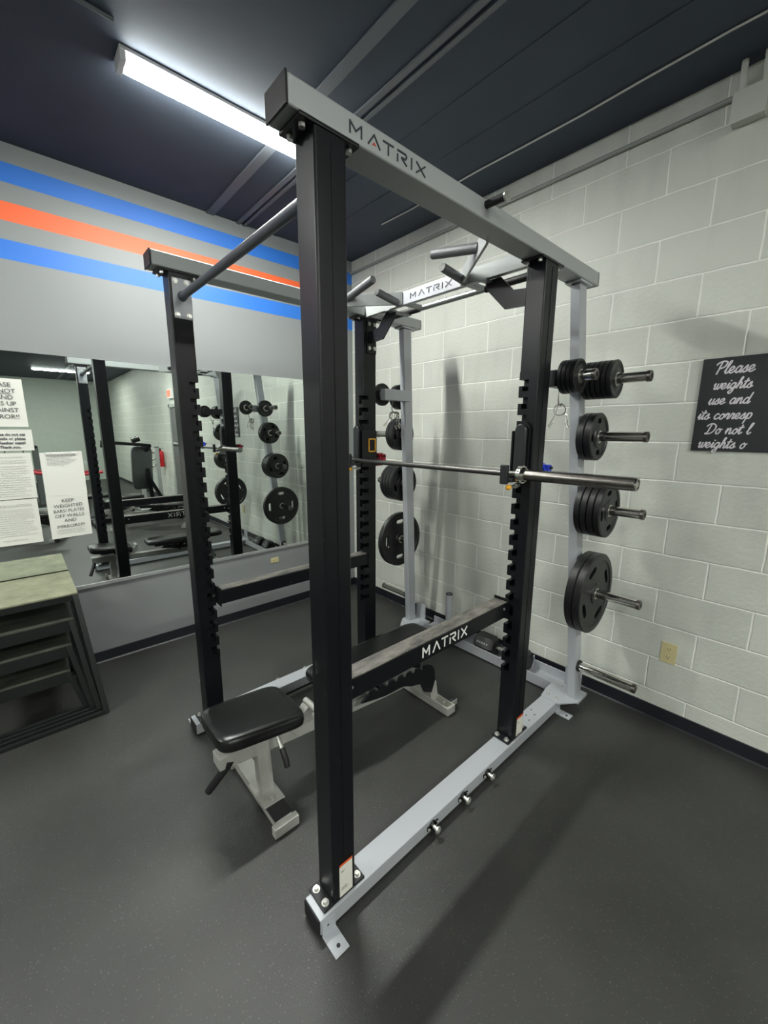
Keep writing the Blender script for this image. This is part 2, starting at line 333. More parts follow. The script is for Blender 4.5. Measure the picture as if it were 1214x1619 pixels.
# ---------------------------------------------------------------- mirror, papers, outlets
mr = thing('wall_mirror', (XM, -3.2, .5857), 'large wall mirror on the grey striped wall', 'mirror')
B().box(XM+.001, XM+.006, -5.9, -.47, .597, 2.1009).build('mirror_pane', M['mirror'], mr, smooth=False)
B().box(XM, XM+.012, -5.9, -.47, .572, .597, .002).build('bottom_channel', M['trim'], mr)
PX = XM+.0075
def paper(y0, y1, z0, z1, label, lines=None, rows=None, small=None, para=None, tilt=0., ntape=1):
    """y0<y1: the viewer reads towards +y"""
    w, h = y1-y0, z1-z0
    t = thing('paper_notice', (PX, (y0+y1)/2, z0), label, 'notice', 'paper notices taped to the mirror')
    b = B(); nx, nz = 8, 10; vs = {}
    for i in range(nx+1):
        for j in range(nz+1):
            u, v = i/nx, j/nz; bul = .0016*math.sin(u*5+v*3)+.0016*abs(math.sin(v*4))
            vs[i, j] = b.bm.verts.new((PX+.0012+bul*.5, y0+u*w, z0+v*h+tilt*(u-.5)*w))
    for i in range(nx):
        for j in range(nz): b.bm.faces.new((vs[i, j], vs[i+1, j], vs[i+1, j+1], vs[i, j+1]))
    q = bmesh.ops.extrude_face_region(b.bm, geom=b.bm.faces[:]); bmesh.ops.translate(b.bm, verts=[g for g in q['geom'] if isinstance(g, bmesh.types.BMVert)], vec=(.0004, 0, 0))
    b.build('sheet', M['paper'], t)
    fn = lambda u, v, tt: Vector((PX+.0042+tt, y0+u, z0+v+tilt*(u-w/2)))
    if rows:
        b = B()
        for (txt, v, size, bold, sx) in rows: text_bm(b, txt, size, (lambda u, vv, tt, v=v: fn(w/2+u, vv+v, tt)), 'CENTER', offset=bold, sx=sx)
        b.build('printed_words', M['ink'], t, smooth=False)
    if para:
        rnd = random.Random(int(y0*1000)+int(z0*1000))
        for (va, vb, nl, m0) in para:
            b = B()
            for k in range(nl):
                v = va+(vb-va)*k/max(1, nl-1); e = w-m0-(rnd.random()*.05 if rnd.random() < .5 else rnd.random()*.01)
                u = m0
                while u < e-.004:
                    l = .006+rnd.random()*.014; l = min(l, e-u)
                    b.prism([(u, v), (u+l, v), (u+l, v+.0022), (u, v+.0022)], fn, .0002, .0006); u += l+.003
            b.build('small_print', M['inkgrey'], t, smooth=False)
    return t
W = .216
p1 = paper(-2.513-W, -2.513, 1.664, 1.943, 'topmost sheet on the mirror telling people not to stand bars up against it',
      rows=[('PLEASE', .232, .036, 0, 1), ('DO NOT', .196, .036, 0, 1), ('STAND', .160, .036, 0, 1), ('BARS UP', .124, .036, 0, 1), ('AGAINST', .086, .036, 0, 1), ('MIRROR!!', .048, .036, 0, 1)])
b = B(); b.box(PX+.0042, PX+.0048, -2.513-.16, -2.513-.056, 1.664+.191, 1.664+.1935); b.build('underline', M['ink'], p1)
paper(-2.503-W, -2.503, 1.522, 1.648, 'short bold notice asking not to set weights on leather seats',
      rows=[('Please do not set', .090, .0215, .0007, 1), ('barbells or plates', .065, .0215, .0007, 1), ('on leather seats!', .040, .0215, .0007, 1), ('Thank you.', .015, .0215, .0007, 1)])
paper(-2.524-W, -2.524, 1.228, 1.508, 'typed page of small print, upper of the two left pages', para=[(.255, .25, 1, .03), (.235, .222, 2, .02), (.20, .02, 14, .02)])
paper(-2.530-W, -2.530, .942, 1.223, 'typed page of small print, lower of the two left pages', para=[(.25, .24, 2, .02), (.22, .06, 13, .02), (.03, .03, 1, .03)])
p5 = paper(-2.484, -2.268, 1.229, 1.508, 'mostly blank page with one small paragraph, above the weighted bars notice', para=[(.262, .20, 8, .03), (.188, .188, 1, .10)], tilt=.03)
paper(-2.486, -2.270, .949, 1.229, 'notice to keep weighted bars and plates off walls and mirrors', tilt=.03,
      rows=[('KEEP', .236, .030, 0, 1), ('WEIGHTED', .202, .030, 0, 1), ('BARS/ PLATES', .169, .030, 0, .9), ('OFF WALLS', .136, .030, 0, 1), ('AND', .104, .030, 0, 1), ('MIRRORS!!!', .066, .030, 0, 1)],
      para=[(.052, .052, 1, .03), (.042, .042, 1, .028), (.030, .030, 1, .034)])
b = B()
for k in range(14):
    y = -2.45+.011*k; b.tube([(PX+.006, y, 1.507), (PX+.012, y+.006, 1.50+.008*random.random()), (PX+.007, y+.012, 1.49+.01*random.random())], .0028, 6, flat=.4)
b.build('crumpled_tape', M['tape'], p5)
def outlet(P, U, N, w, h, label, horizontal=False):
    o = thing('wall_outlet', P, label, 'outlet')
    U, N, V = Vector(U), Vector(N), Vector((0, 0, 1)); fn = place(P, U, V, N)
    c = .006
    B().prism([(-w/2, 0), (w/2, 0), (w/2, h), (-w/2, h)], fn, 0, .004).build('cover_plate', M['almond'], o)
    for k in (.30, .70):
        cu, cv = (0, h*k) if not horizontal else (w*(k-.5), h*.5)
        r = B(); r.prism([(cu+.016*math.cos(a), cv+.014*math.sin(a)) for a in [i*2*PI/16 for i in range(16)]], fn, .004, .0055); rr = r.build('socket', M['almond'], o)
        q = B()
        for du in (-.006, .006): q.prism([(cu+du-.0012, cv-.001), (cu+du+.0012, cv-.001), (cu+du+.0012, cv+.008), (cu+du-.0012, cv+.008)], fn, .0055, .0058)
        q.prism([(cu+.003*math.cos(a), cv-.007+.003*math.sin(a)) for a in [i*2*PI/8 for i in range(8)]], fn, .0055, .0058)
        q.build('socket_slots', M['slot'], rr)
    return o
outlet((1.544, 0, .367), (1, 0, 0), (0, -1, 0), .074, .119, 'almond wall outlet low on the block wall at the right')
outlet((XM, -.933, .452), (0, 1, 0), (1, 0, 0), .076, .046, 'small yellowish outlet on the grey wall just under the mirror', True)
# ---------------------------------------------------------------- black sign
sg = thing('gym_rules_sign', (1.82, 0, 1.556), 'black board with white script lettering about weights on the block wall', 'sign')
B().box(1.508, 2.14, -.010, 0, 1.556, 1.999, .001).build('board', M['signblack'], sg)
G = {  # script glyphs as strokes, x-height 1
 'P': (1.35, [[(.35, -.05), (.45, .6), (.6, 1.75)], [(-.05, 1.45), (.2, 1.75), (.8, 1.95), (1.3, 1.75), (1.25, 1.25), (.9, .9), (.5, .85)]]),
 'D': (1.6, [[(.3, 0), (.45, .8), (.6, 1.7)], [(-.05, 1.4), (.3, 1.8), (.9, 1.85), (1.4, 1.4), (1.3, .6), (.8, .05), (.1, 0), (.1, .15)]]),
 'l': (.55, [[(0, .3), (.35, 1.2), (.5, 1.85), (.3, 1.8), (.15, .8), (.15, .15), (.35, 0), (.6, .3)]]),
 'e': (.85, [[(0, .3), (.4, .45), (.6, .75), (.4, 1), (.1, .7), (.1, .2), (.4, 0), (.85, .3)]]),
 'a': (.95, [[(.7, .8), (.4, 1), (.1, .6), (.1, .15), (.35, 0), (.65, .4), (.75, .95), (.68, .2), (.8, 0), (1., .3)]]),
 's': (.75, [[(0, .3), (.45, 1.), (.5, .55), (.5, .15), (.25, 0), (.05, .1), (.35, .0), (.8, .3)]]),
 'r': (.75, [[(0, .3), (.25, 1.02), (.3, .85), (.55, .9), (.45, .2), (.55, 0), (.8, .3)]]),
 'w': (1.15, [[(0, .7), (.15, 1), (.15, .2), (.3, 0), (.5, .3), (.6, .95), (.58, .2), (.75, 0), (.98, .4), (1.05, 1), (1.2, .8)]]),
 'i': (.5, [[(0, .3), (.25, 1), (.2, .2), (.3, 0), (.52, .3)], [(.34, 1.38), (.38, 1.44)]]),
 'g': (.95, [[(.7, .8), (.4, 1), (.1, .6), (.1, .2), (.35, .05), (.65, .4), (.75, .95), (.6, -.4), (.3, -.85), (.0, -.6), (.4, -.2), (1., .3)]]),
 'h': (.95, [[(0, .3), (.35, 1.2), (.5, 1.85), (.3, 1.7), (.1, .0)], [(.12, .3), (.45, 1), (.65, .8), (.6, .15), (.75, 0), (1., .3)]]),
 't': (.6, [[(0, .3), (.3, 1.1), (.36, 1.6), (.18, .3), (.3, 0), (.62, .3)], [(0, 1.12), (.65, 1.2)]]),
 'u': (.95, [[(0, .3), (.2, 1), (.12, .2), (.3, 0), (.6, .4), (.72, 1), (.65, .2), (.78, 0), (1., .3)]]),
 'n': (1., [[(0, .3), (.2, 1), (.12, 0)], [(.14, .3), (.5, 1), (.68, .8), (.64, .15), (.78, 0), (1.02, .3)]]),
 'd': (1.0, [[(.7, .8), (.4, 1), (.1, .6), (.1, .15), (.35, 0), (.65, .4), (.95, 1.85), (.7, .2), (.82, 0), (1.02, .3)]]),
 'c': (.8, [[(.65, .8), (.4, 1), (.1, .6), (.12, .15), (.4, 0), (.82, .3)]]),
 'o': (.85, [[(.45, .98), (.12, .6), (.15, .1), (.45, 0), (.7, .5), (.45, .98), (.6, .75), (.9, .85)]]),
 'p': (.95, [[(0, .3), (.25, 1), (.1, -.1), (-.05, -.85)], [(.2, .8), (.5, 1), (.75, .7), (.6, .1), (.25, .05)]]),
 ' ': (.7, [])}
def cr(pts, k=4):
    if len(pts) < 3: return pts
    out = []; P = [pts[0]]+list(pts)+[pts[-1]]
    for i in range(1, len(P)-2):
        p0, p1, p2, p3 = P[i-1:i+3]
        for j in range(k):
            t = j/k; out.append(tuple(.5*((2*p1[d])+(-p0[d]+p2[d])*t+(2*p0[d]-5*p1[d]+4*p2[d]-p3[d])*t*t+(-p0[d]+3*p1[d]-3*p2[d]+p3[d])*t**3) for d in (0, 1)))
    return out+[tuple(pts[-1])]
b = B()
for txt, x, z, s in (('Please', 1.557, 1.925, .0275), ('weights', 1.562, 1.853, .0245), ('use and', 1.552, 1.782, .0245), ('its corresp', 1.518, 1.711, .0245), ('Do not l', 1.556, 1.640, .0245), ('weights o', 1.536, 1.572, .0245)):
    fn = lambda u, v, t, x=x, z=z, s=s: Vector((x+(u+v*.22)*s, -.0102-t, z+v*s*1.05))
    u0 = 0
    for ch in txt:
        wd, st = G[ch]
        for q in st:
            pts = cr([(u0+a, c) for a, c in q]); stroke(b, fn, pts, .23, .0015)
        u0 += wd*1.02
b.build('script_lettering', M['signwhite'], sg, smooth=False)

# ================================================================= POWER RACK
UI, UO = .5548, .6445
FY0, FY1, RY_0, RY_1 = -1.9884, -1.8949, -.8701, -.7622
BT = .0706; ZT0, ZT1 = 2.3533, 2.4168
rack = thing('power_rack', (XC, -1.3, 0), 'tall black and silver power rack with slotted uprights and plate pegs', 'power rack')
SLZ = [1.860-.0765*k for k in range(19)]
def X(s, d): return XC+s*d
def bx(b, s, d0, d1, y0, y1, z0, z1, bev=0., seg=2):
    a, c = sorted((X(s, d0), X(s, d1))); return b.box(a, c, y0, y1, z0, z1, bev, seg)
def upright(s, front):
    y0, y1 = (FY0, FY1) if front else (RY_0, RY_1)
    yi, yo = (y1, y0) if front else (y0, y1)       # rack-facing side, outer side
    sg_ = 1 if yi > yo else -1
    cd, cy = .046, .042                              # slotted corner: size across and along
    zb, zt = SLZ[-1]-.05, SLZ[0]+.045
    b = B()
    b1, b2 = BT+.004, ZT0-.008
    def section(notch):
        R = .0065; x0, x1, ya, yb = UI, UO, min(yi, yo), max(yi, yo); pts = []
        cor = [(x1, yb, 1, 1, 0), (x0, yb, -1, 1, 1), (x0, ya, -1, -1, 2), (x1, ya, 1, -1, 3)]
        for (cx, cy_, sx, sy, q) in cor:
            if notch and cx == x0 and cy_ == yi:
                p = [(x0+cd, yi), (x0+cd, yi-sg_*cy), (x0, yi-sg_*cy)]
                if sy < 0: p = p[::-1]
                pts += p; continue
            ox, oy = cx-sx*R, cy_-sy*R
            for k in range(4):
                a = PI/2*q+PI/2*k/3; pts.append((ox+R*math.cos(a), oy+R*math.sin(a)))
        return pts
    b.bev = True
    for (za, zc, nt_) in ((b1, zb, 0), (zb, zt, 1), (zt, b2, 0)): b.prism(section(nt_), lambda u, v, t: Vector((X(s, u), v, t)), za, zc)
    bx(b, s, UO-.002, UO+.0014, (y0+y1)/2-.0012, (y0+y1)/2+.0012, b1+.02, b2-.02)
    # teeth between the slots
    edges = [zt+.002]+[v for z in SLZ for v in (z+.0135, z-.0135)]+[zb-.002]
    m_ = .017
    for i in range(0, len(edges), 2):
        top, bot = edges[i], edges[i+1]
        a, c = sorted((yi-sg_*m_, yi)); bx(b, s, UI, UI+m_, a, c, bot, top)
        t2 = max(top-(.023 if i else 0), bot+.012)
        a, c = sorted((yi-sg_*(cy+.001), yi)); bx(b, s, UI+m_, UI+cd+.001, a, c, bot, top if front else t2)
        a, c = sorted((yi-sg_*(cy+.001), yi-sg_*m_)); bx(b, s, UI, UI+m_, a, c, bot, t2 if front else top)
    u = b.build('upright', M['black'], rack)
    # vertical weld seam bead on outer face
    for (za, zc) in ((BT, BT+.008), (ZT0-.010, ZT0)):
        q = B(); bx(q, s, UI-.006, UO+.004, y0-.040, y1+.040, za, zc, .003); q.build('end_plate', M['blackp'], u)
    for yy in (y0-.021, y1+.021):
        for d in (UI+.016, UO-.018):
            r = B(); x = X(s, d); r.cyl((x, yy, BT+.008), (x, yy, BT+.011), .013, seg=20); r.cyl((x, yy, BT+.0109), (x, yy, BT+.020), .0085, seg=6); r.build('bolt', M['bolt'], u)
            r = B(); r.cyl((x, yy, ZT0-.020), (x, yy, ZT0-.010), .0085, seg=6); r.build('bolt', M['bolt'], u)
    # slot numbers on the inward face
    q = B(); Nn = (-s, 0, 0); U = (0, 1, 0) if s < 0 else (0, -1, 0)
    yn = (y0+.030) if front else (y1-.030)
    for k in range(1, 18):
        text_bm(q, str(k), .026, place((X(s, UI), yn, SLZ[k]-.009), U, (0, 0, 1), Nn), 'CENTER')
    q.build('slot_numbers', M['numb'], u, smooth=False)
    if s > 0:
        zl, zh = (.061, .212) if front else (.064, .186)
        ya, yb = (FY0+.026, FY1-.014) if front else (RY_0+.040, RY_1-.010)
        q = B().box(X(s, UO)-.001, X(s, UO)+.0022, ya, yb, zl+.012, zh).build('warning_label', M['sticker'], u)
        B().box(X(s, UO), X(s, UO)+.0026, ya, yb, zh-.009, zh).build('label_header', M['orange'], q)
        r = B()
        for k, (l, dz) in enumerate(((.35, .030), (.30, .034), (.5, .098), (.7, .103), (.6, .108))):
            r.box(X(s, UO), X(s, UO)+.0026, ya+.006, ya+.006+(yb-ya-.012)*l, zh-dz-.0012, zh-dz)
        r.build('label_print', M['ink'], q)
    return u
for s in (-1, 1):
    for fr in (True, False): upright(s, fr)
# top rails
for s in (-1, 1):
    b = B(); bx(b, s, .5483, .6441, -2.0534, -.3492, ZT0, ZT1, .007, 3); tr = b.build('top_rail', M['rail'], rack)
    q = B(); bx(q, s, .5465, .6459, -2.0600, -2.0534, ZT0-.001, ZT1+.001, .003); q.build('end_cap', M['blackrub'], tr)
    q = B(); bx(q, s, .5465, .6459, -.3492, -.3440, ZT0-.001, ZT1+.001, .003); q.build('end_cap', M['rail'], tr)
    x0 = X(s, .6441)
    pg = B(); pg.cyl((x0-s*.005, -1.305, 2.398), (x0+s*.078, -1.305, 2.398), .0125, seg=20); pz = pg.build('band_peg', M['blackrub'], tr)
    pg = B(); pg.cyl((x0+s*.076, -1.305, 2.398), (x0+s*.082, -1.305, 2.398), .0195, seg=24); pg.cyl((x0+s*.082, -1.305, 2.398), (x0+s*.086, -1.305, 2.398), .009, seg=6); pg.build('peg_washer', M['bolt'], pz)
    if s > 0: logo('raised_logo', place((x0, -1.883, 2.369), (0, 1, 0), (0, 0, 1), (1, 0, 0)), .272, .026, M['darklogo'], tr)
# base rails with floor tabs and band pegs
for s in (-1, 1):
    b = B(); bx(b, s, .5620, .6568, -2.0496, -.36, .010, BT, .004, 2); br = b.build('base_rail', M['silver'], rack)
    q = B(); bx(q, s, .563, .656, -2.054, -2.0496, .010, BT-.001, .002); q.build('end_cap', M['blackrub'], br)
    for ya in (-2.03, -.50): q = B(); bx(q, s, .565, .654, ya, ya+.1, 0, .0101); q.build('rubber_foot', M['blackrub'], br)
    for yc in (-2.018, -.372):
        q = B(); w = .027
        bx(q, s, .6568, .6600, yc-w, yc+w, .004, .052, .0008); bx(q, s, .6568, .737, yc-w, yc+w, .001, .005, .001)
        tb = q.build('floor_tab', M['silver'], br)
        r = B(); r.cyl((X(s, .712), yc, .0049), (X(s, .712), yc, .0056), .0065, seg=16); r.cyl((X(s, .660), yc-.004, .036), (X(s, .6606), yc-.004, .036), .004, seg=10); r.build('tab_hole', M['slot'], tb)
    if True:
        for yc in (-1.50, -1.295, -1.105):
            q = B(); x0 = X(s, .6568)
            q.cyl((x0, yc, .038), (x0+s*.006, yc, .038), .021, seg=20); bxs = sorted((x0, x0+s*.006)); q.box(bxs[0], bxs[1], yc-.033, yc+.033, .028, .048, .002)
            pgp = q.build('band_peg', M['blackp'], br)
            q = B(); q.cyl((x0+s*.004, yc, .038), (x0+s*.034, yc, .038), .0085, seg=16); q.cyl((x0+s*.030, yc, .038), (x0+s*.036, yc, .038), .0155, seg=20); q.cyl((x0+s*.036, yc, .038), (x0+s*.041, yc, .038), .007, seg=6)
            for e in (-.027, .027): q.cyl((x0+s*.006, yc+e, .038), (x0+s*.012, yc+e, .038), .0065, seg=10)
            q.build('peg_cap', M['bolt'], pgp)
    if s > 0:
        for (d, y) in ((.592, -.63), (.625, -.655), (.588, -.565), (.622, -.59)):
            r = B(); r.cyl((X(s, d), y, BT-.0002), (X(s, d), y, BT+.0004), .0045, seg=12); r.build('bolt_hole', M['slot'], br)
# rear cross channel
b = B(); b.box(X(-1, .60), X(1, .60), -.232, -.222, .012, .078, .001); b.box(X(-1, .60), X(1, .60), -.232, -.045, .008, .014, .001); b.box(X(-1, .60), X(1, .60), -.055, -.045, .008, .070, .001)
cc = b.build('rear_channel', M['silver'], rack)
for x in (.20, .79): B().box(x, x+.006, -.222, -.055, .010, .105, .001).build('divider', M['silver'], cc)
q = B(); q.cyl((.063, -.11, .012), (.063, -.11, .345), .0255, seg=24); bh = q.build('bar_holder_tube', M['silver'], rack)
q = B(); q.lathe([(.345, .0265), (.352, .0265), (.352, .020), (.345, .020)], lambda t, a, c: Vector((.063+a, -.11+c, t)), 24); q.build('tube_rim', M['blackrub'], bh)
# storage posts, horns
PT, PB = Vector((.597, -.458, 2.345)), Vector((.695, -.250, .060))
def post_at(z):
    t = (PT.z-z)/(PT.z-PB.z); p = PT.lerp(PB, t); return p
HORN = [(1.896, .942), (1.624, .952), (1.251, .969), (.776, .992), (.287, 1.009)]
for s in (-1, 1):
    b = B(); b.beam((X(s, PT.x), PT.y, PT.z), (X(s, PB.x), PB.y, PB.z), .050, .076, .006, up=(0, 1, 0)); po = b.build('storage_post', M['silver'], rack)
    q = B(); bx(q, s, PT.x-.04, PT.x+.04, PT.y-.065, PT.y+.065, ZT0-.010, ZT0, .002); q.build('end_plate', M['silver'], po)
    q = B(); bx(q, s, .545, .742, -.30, -.17, .058, .066, .002); q.prism([(.562, -.40), (.667, -.40), (.742, -.30), (.742, -.17), (.545, -.17), (.545, -.30)], lambda u, v, t: Vector((X(s, u), v, t)), .066, .0735)
    bx(q, s, .60, .70, -.175, -.167, .06, .20, .001)
    bp_ = q.build('base_bracket', M['silver'], po)
    for (u, v) in ((.585, -.36), (.64, -.36), (.60, -.22)):
        r = B(); r.cyl((X(s, u), v, .0735), (X(s, u), v, .082), .009, seg=6); r.build('bolt', M['bolt'], bp_)
    b = B(); bx(b, s, .572, .622, -.665, -.42, 1.857, 1.932, .004); ar = b.build('storage_arm', M['silver'] if s < 0 else M['blackp'], po)
    def horn(y, z, d0, d1, parent):
        h = B(); x0, x1 = X(s, d0), X(s, d1); h.cyl((x0, y, z), (x1, y, z), .0243, seg=28); hh = h.build('storage_peg', M['chrome'], parent)
        h = B(); h.cyl((x0, y, z), (x0+s*.016, y, z), .034, seg=28); h.build('peg_collar', M['blackrub'], hh)
        h = B(); h.lathe([(x1-s*.012, .0255), (x1+s*.004, .0252), (x1+s*.006, .022), (x1+s*.006, .012), (x1-s*.012, .012)], lambda t, a, c: Vector((t, y+a, z+c)), 28); h.build('peg_end_cap', M['dullsteel'], hh)
        h = B(); h.cyl((x1, y, z), (x1+s*.003, y, z), .013, seg=16); h.build('cap_plug', M['slot'], hh)
    for z, xe in HORN:
        p = post_at(z); horn(p.y, z, p.x+.02, xe, po)
    horn(-.625, 1.900, .610, .785, ar)
    # hook that carries the spring collars
    q = B(); hx = X(s, .600); q.tube([(hx, -.575, 1.86), (hx, -.575, 1.80), (hx, -.566, 1.778), (hx, -.548, 1.772), (hx, -.535, 1.785)], .0035, 8); q.build('clip_hook', M['chrome'], ar)
# pull-up structure
b = B(); bx(b, -1, 0, .0001, 0, .0001, 0, .0001) if False else None
b.box(X(-1, .22), X(1, .22), -.868, -.838, 2.343, 2.412, .003); cb = b.build('cross_beam', mat('beam_bright_silver', (.50, .51, .56), .45, .1), rack)
logo('beam_logo', place((XC-.142, -.8682, 2.364), (1, 0, 0), (0, 0, 1), (0, -1, 0)), .285, .026, M['darklogo'], cb, red=False)
for s in (-1, 1):
    q = B(); q.beam((X(s, .2195), -.853, 2.3775), (X(s, .556), -.842, 2.3775), .030, .066, .003); q.build('beam_extension', M['rail'], cb)
    q = B(); q.beam((X(s, .205), -.868, 2.3775), (X(s, .556), -1.165, 2.3775), .012, .066, .002); wg = q.build('diagonal_arm', M['rail'], cb)
    q = B(); q.tube([(X(s, .232), -.872, 2.357), (X(s, .228), -1.035, 2.381)], .0195, 20); gg = q.build('pull_up_grip', M['grip'], cb)
    q = B(); q.cyl((X(s, .2280), -1.035, 2.381), (X(s, .2279), -1.041, 2.382), .0185, seg=20); q.build('grip_end', M['gripend'], gg)
    q = B(); q.tube([(X(s, .455), -1.075, 2.385), (X(s, .212), -1.083, 2.427)], .0205, 20); gg = q.build('pull_up_grip', M['grip'], cb)
    q = B(); q.cyl((X(s, .2125), -1.083, 2.427), (X(s, .206), -1.0832, 2.4282), .0185, seg=20); q.build('grip_end', M['gripend'], gg)
    # gusset in the plane of the upright
    q = B(); poly = [(.556, 2.196), (.425, 2.204), (.316, 2.315), (.316, 2.350), (.395, 2.350), (.465, 2.278), (.556, 2.268)]
    q.prism(poly, lambda u, v, t: Vector((X(s, u), t, v)), -.821, -.811)
    bx(q, s, .5475, .5548, -.842, -.766, 2.135, 2.335, .002)
    gs = q.build('gusset_bracket', M['blackp'], rack)
    for (y, z) in ((-.828, 2.312), (-.785, 2.312), (-.828, 2.166), (-.785, 2.168)):
        r = B(); r.cyl((X(s, .5475), y, z), (X(s, .5425), y, z), .012, seg=16); r.cyl((X(s, .5425), y, z), (X(s, .5375), y, z), .008, seg=6); r.build('bolt', M['bolt'], gs)
    q = B(); q.box(X(s, .33)-.02, X(s, .33)+.02, -.87, -.69, 2.338, 2.345, .001); q.build('mounting_strap', M['rail'], gs)
b = B(); b.cyl((X(-1, .545), -.70, 2.361), (X(1, .545), -.70, 2.361), .0155, seg=24); rb = b.build('rear_pull_up_bar', M['satin'], rack)
for s in (-1, 1):
    q = B(); q.cyl((X(s, .232), -.70, 2.361), (X(s, .535), -.70, 2.361), .0185, seg=24); q.build('rubber_sleeve', M['blackrub'], rb)
    q = B(); bx(q, s, .20, .235, -.84, -.70, 2.352, 2.372, .002); q.build('bar_bracket', M['rail'], rb)
# front chin bar
b = B(); b.cyl((X(-1, .548), -1.938, 2.246), (X(1, .548), -1.938, 2.246), .0165, seg=28); ch = b.build('chin_up_bar', M['chin'], rack)
for s in (-1, 1):
    q = B(); bx(q, s, .548, .5548, FY0+.012, FY1-.001, 2.150, 2.322, .002); pl = q.build('mounting_plate', M['silver'], ch)
    q = B(); q.cyl((X(s, .5465), -1.938, 2.246), (X(s, .534), -1.938, 2.246), .021, seg=24); q.build('weld_collar', M['chin'], pl)
    for (y, z) in ((-1.964, 2.307), (-1.916, 2.307), (-1.964, 2.165), (-1.914, 2.165)):
        r = B(); r.cyl((X(s, .548), y, z), (X(s, .5445), y, z), .0115, seg=16); r.cyl((X(s, .5445), y, z), (X(s, .539), y, z), .0078, seg=6); r.build('bolt', M['bolt'], pl)
# ---------------------------------------------------------------- safety bars
for s, lab in ((1, 'near black safety bar with white lettering on the right side of the rack'), (-1, 'far black safety bar crossing the rack in front of the mirror')):
    t = thing('safety_bar', (X(s, .54), -1.38, .745), lab, 'safety bar', 'safety bars of the power rack')
    b = B(); bx(b, s, .503, .578, -1.885, -.880, .745, .820, .004); bd = b.build('bar_body', M['black'], t)
    b = B(); bx(b, s, .505, .576, -1.878, -.886, .8195, .8245, .002); b.build('top_liner', M['liner'], t)
    if s > 0: logo('bar_logo', place((X(s, .578), -1.496, .765), (0, 1, 0), (0, 0, 1), (1, 0, 0)), .283, .040, M['white'], bd, red=False)
    else: logo('bar_logo', place((X(s, .578), -1.213, .765), (0, -1, 0), (0, 0, 1), (-1, 0, 0)), .283, .040, M['white'], bd, red=False)
    for yy, sy in ((-1.885, -1), (-.880, 1)):
        b = B(); a, c = sorted((yy, yy+sy*.006)); bx(b, s, .498, .582, a, c, .735, .835, .001); a, c = sorted((yy+sy*.006, yy+sy*.030)); bx(b, s, .560, .582, a-.0, c, .785, .800)
        b.build('end_hook', M['blackp'], t)
        b = B(); b.cyl((X(s, .578), yy-sy*.035, .795), (X(s, .582), yy-sy*.035, .795), .006, seg=12); b.build('rivet', M['bolt'], t)
# ---------------------------------------------------------------- barbell hooks
def jhook(s, label):
    t = thing('bar_hook', (X(s, .58), -.92, 1.425), label, 'barbell hook', 'barbell hooks on the rear uprights')
    b = B(); w0, w1 = .562, .630
    prof = [(w0, 1.428), (w1, 1.428), (w1, 1.655)]+[((w0+w1)/2+(w1-w0)/2*math.cos(a), 1.655+(w1-w0)/2*1.15*math.sin(a)) for a in [PI*k/12 for k in range(1, 12)]]+[(w0, 1.655)]
    b.prism(prof, lambda u, v, q: Vector((X(s, u), q, v)), -.888, -.8715); b.build('wrap_plate', M['blackp'], t)
    prof2 = [(w0+.006, 1.445), (w1-.006, 1.445), (w1-.006, 1.65)]+[((w0+w1)/2+((w1-w0)/2-.006)*math.cos(a), 1.65+((w1-w0)/2-.006)*1.1*math.sin(a)) for a in [PI*k/12 for k in range(1, 12)]]+[(w0+.006, 1.65)]
    b = B(); b.prism(prof2, lambda u, v, q: Vector((X(s, u), q, v)), -.906, -.888)
    o = b.build('plastic_guard', M['hookpl'], t); md = o.modifiers.new('Bevel', 'BEVEL'); md.width = .006; md.segments = 3; md.limit_method = 'ANGLE'
    b = B(); bx(b, s, .543, .5535, -.888, -.765, 1.412, 1.650, .003); sp_ = b.build('side_plate', M['blackp'], t)
    for dz in (0,):
        b = B(); xa = X(s, .543)
        fr = [(-.838, 1.512), (-.778, 1.512), (-.778, 1.596), (-.838, 1.596)]
        for (ya, yb, za, zb_) in ((-.840, -.776, 1.590, 1.599), (-.840, -.776, 1.509, 1.518), (-.840, -.831, 1.509, 1.599), (-.785, -.776, 1.509, 1.599)):
            a, c = sorted((xa, xa-s*.004)); b.box(a, c, ya, yb, za, zb_, .0018)
        b.build('orange_button_frame', M['yellow'], sp_)
    b = B(); bx(b, s, .556, .610, -.975, -.872, 1.424, 1.441, .003); b.build('tray', M['hookpl'], t)
    b = B(); bx(b, s, .556, .592, -.990, -.966, 1.414, 1.502, .006); b.build('front_lip', M['hookpl'], t)
    b = B(); b.cyl((X(s, .588), -.955, 1.400), (X(s, .588), -.872, 1.404), .006, seg=10); b.cyl((X(s, .588), -.905, 1.402), (X(s, .588), -.880, 1.404), .012, seg=14); pn = b.build('lock_pin', M['bolt'], t)
    b = B(); b.ball((X(s, .588), -.960, 1.3995), .0125, 1, 1.25, 1); b.build('orange_knob', M['yellow'], pn)
jhook(1, 'right black barbell hook with an orange knob under the bar')
jhook(-1, 'left black barbell hook showing its orange framed button')
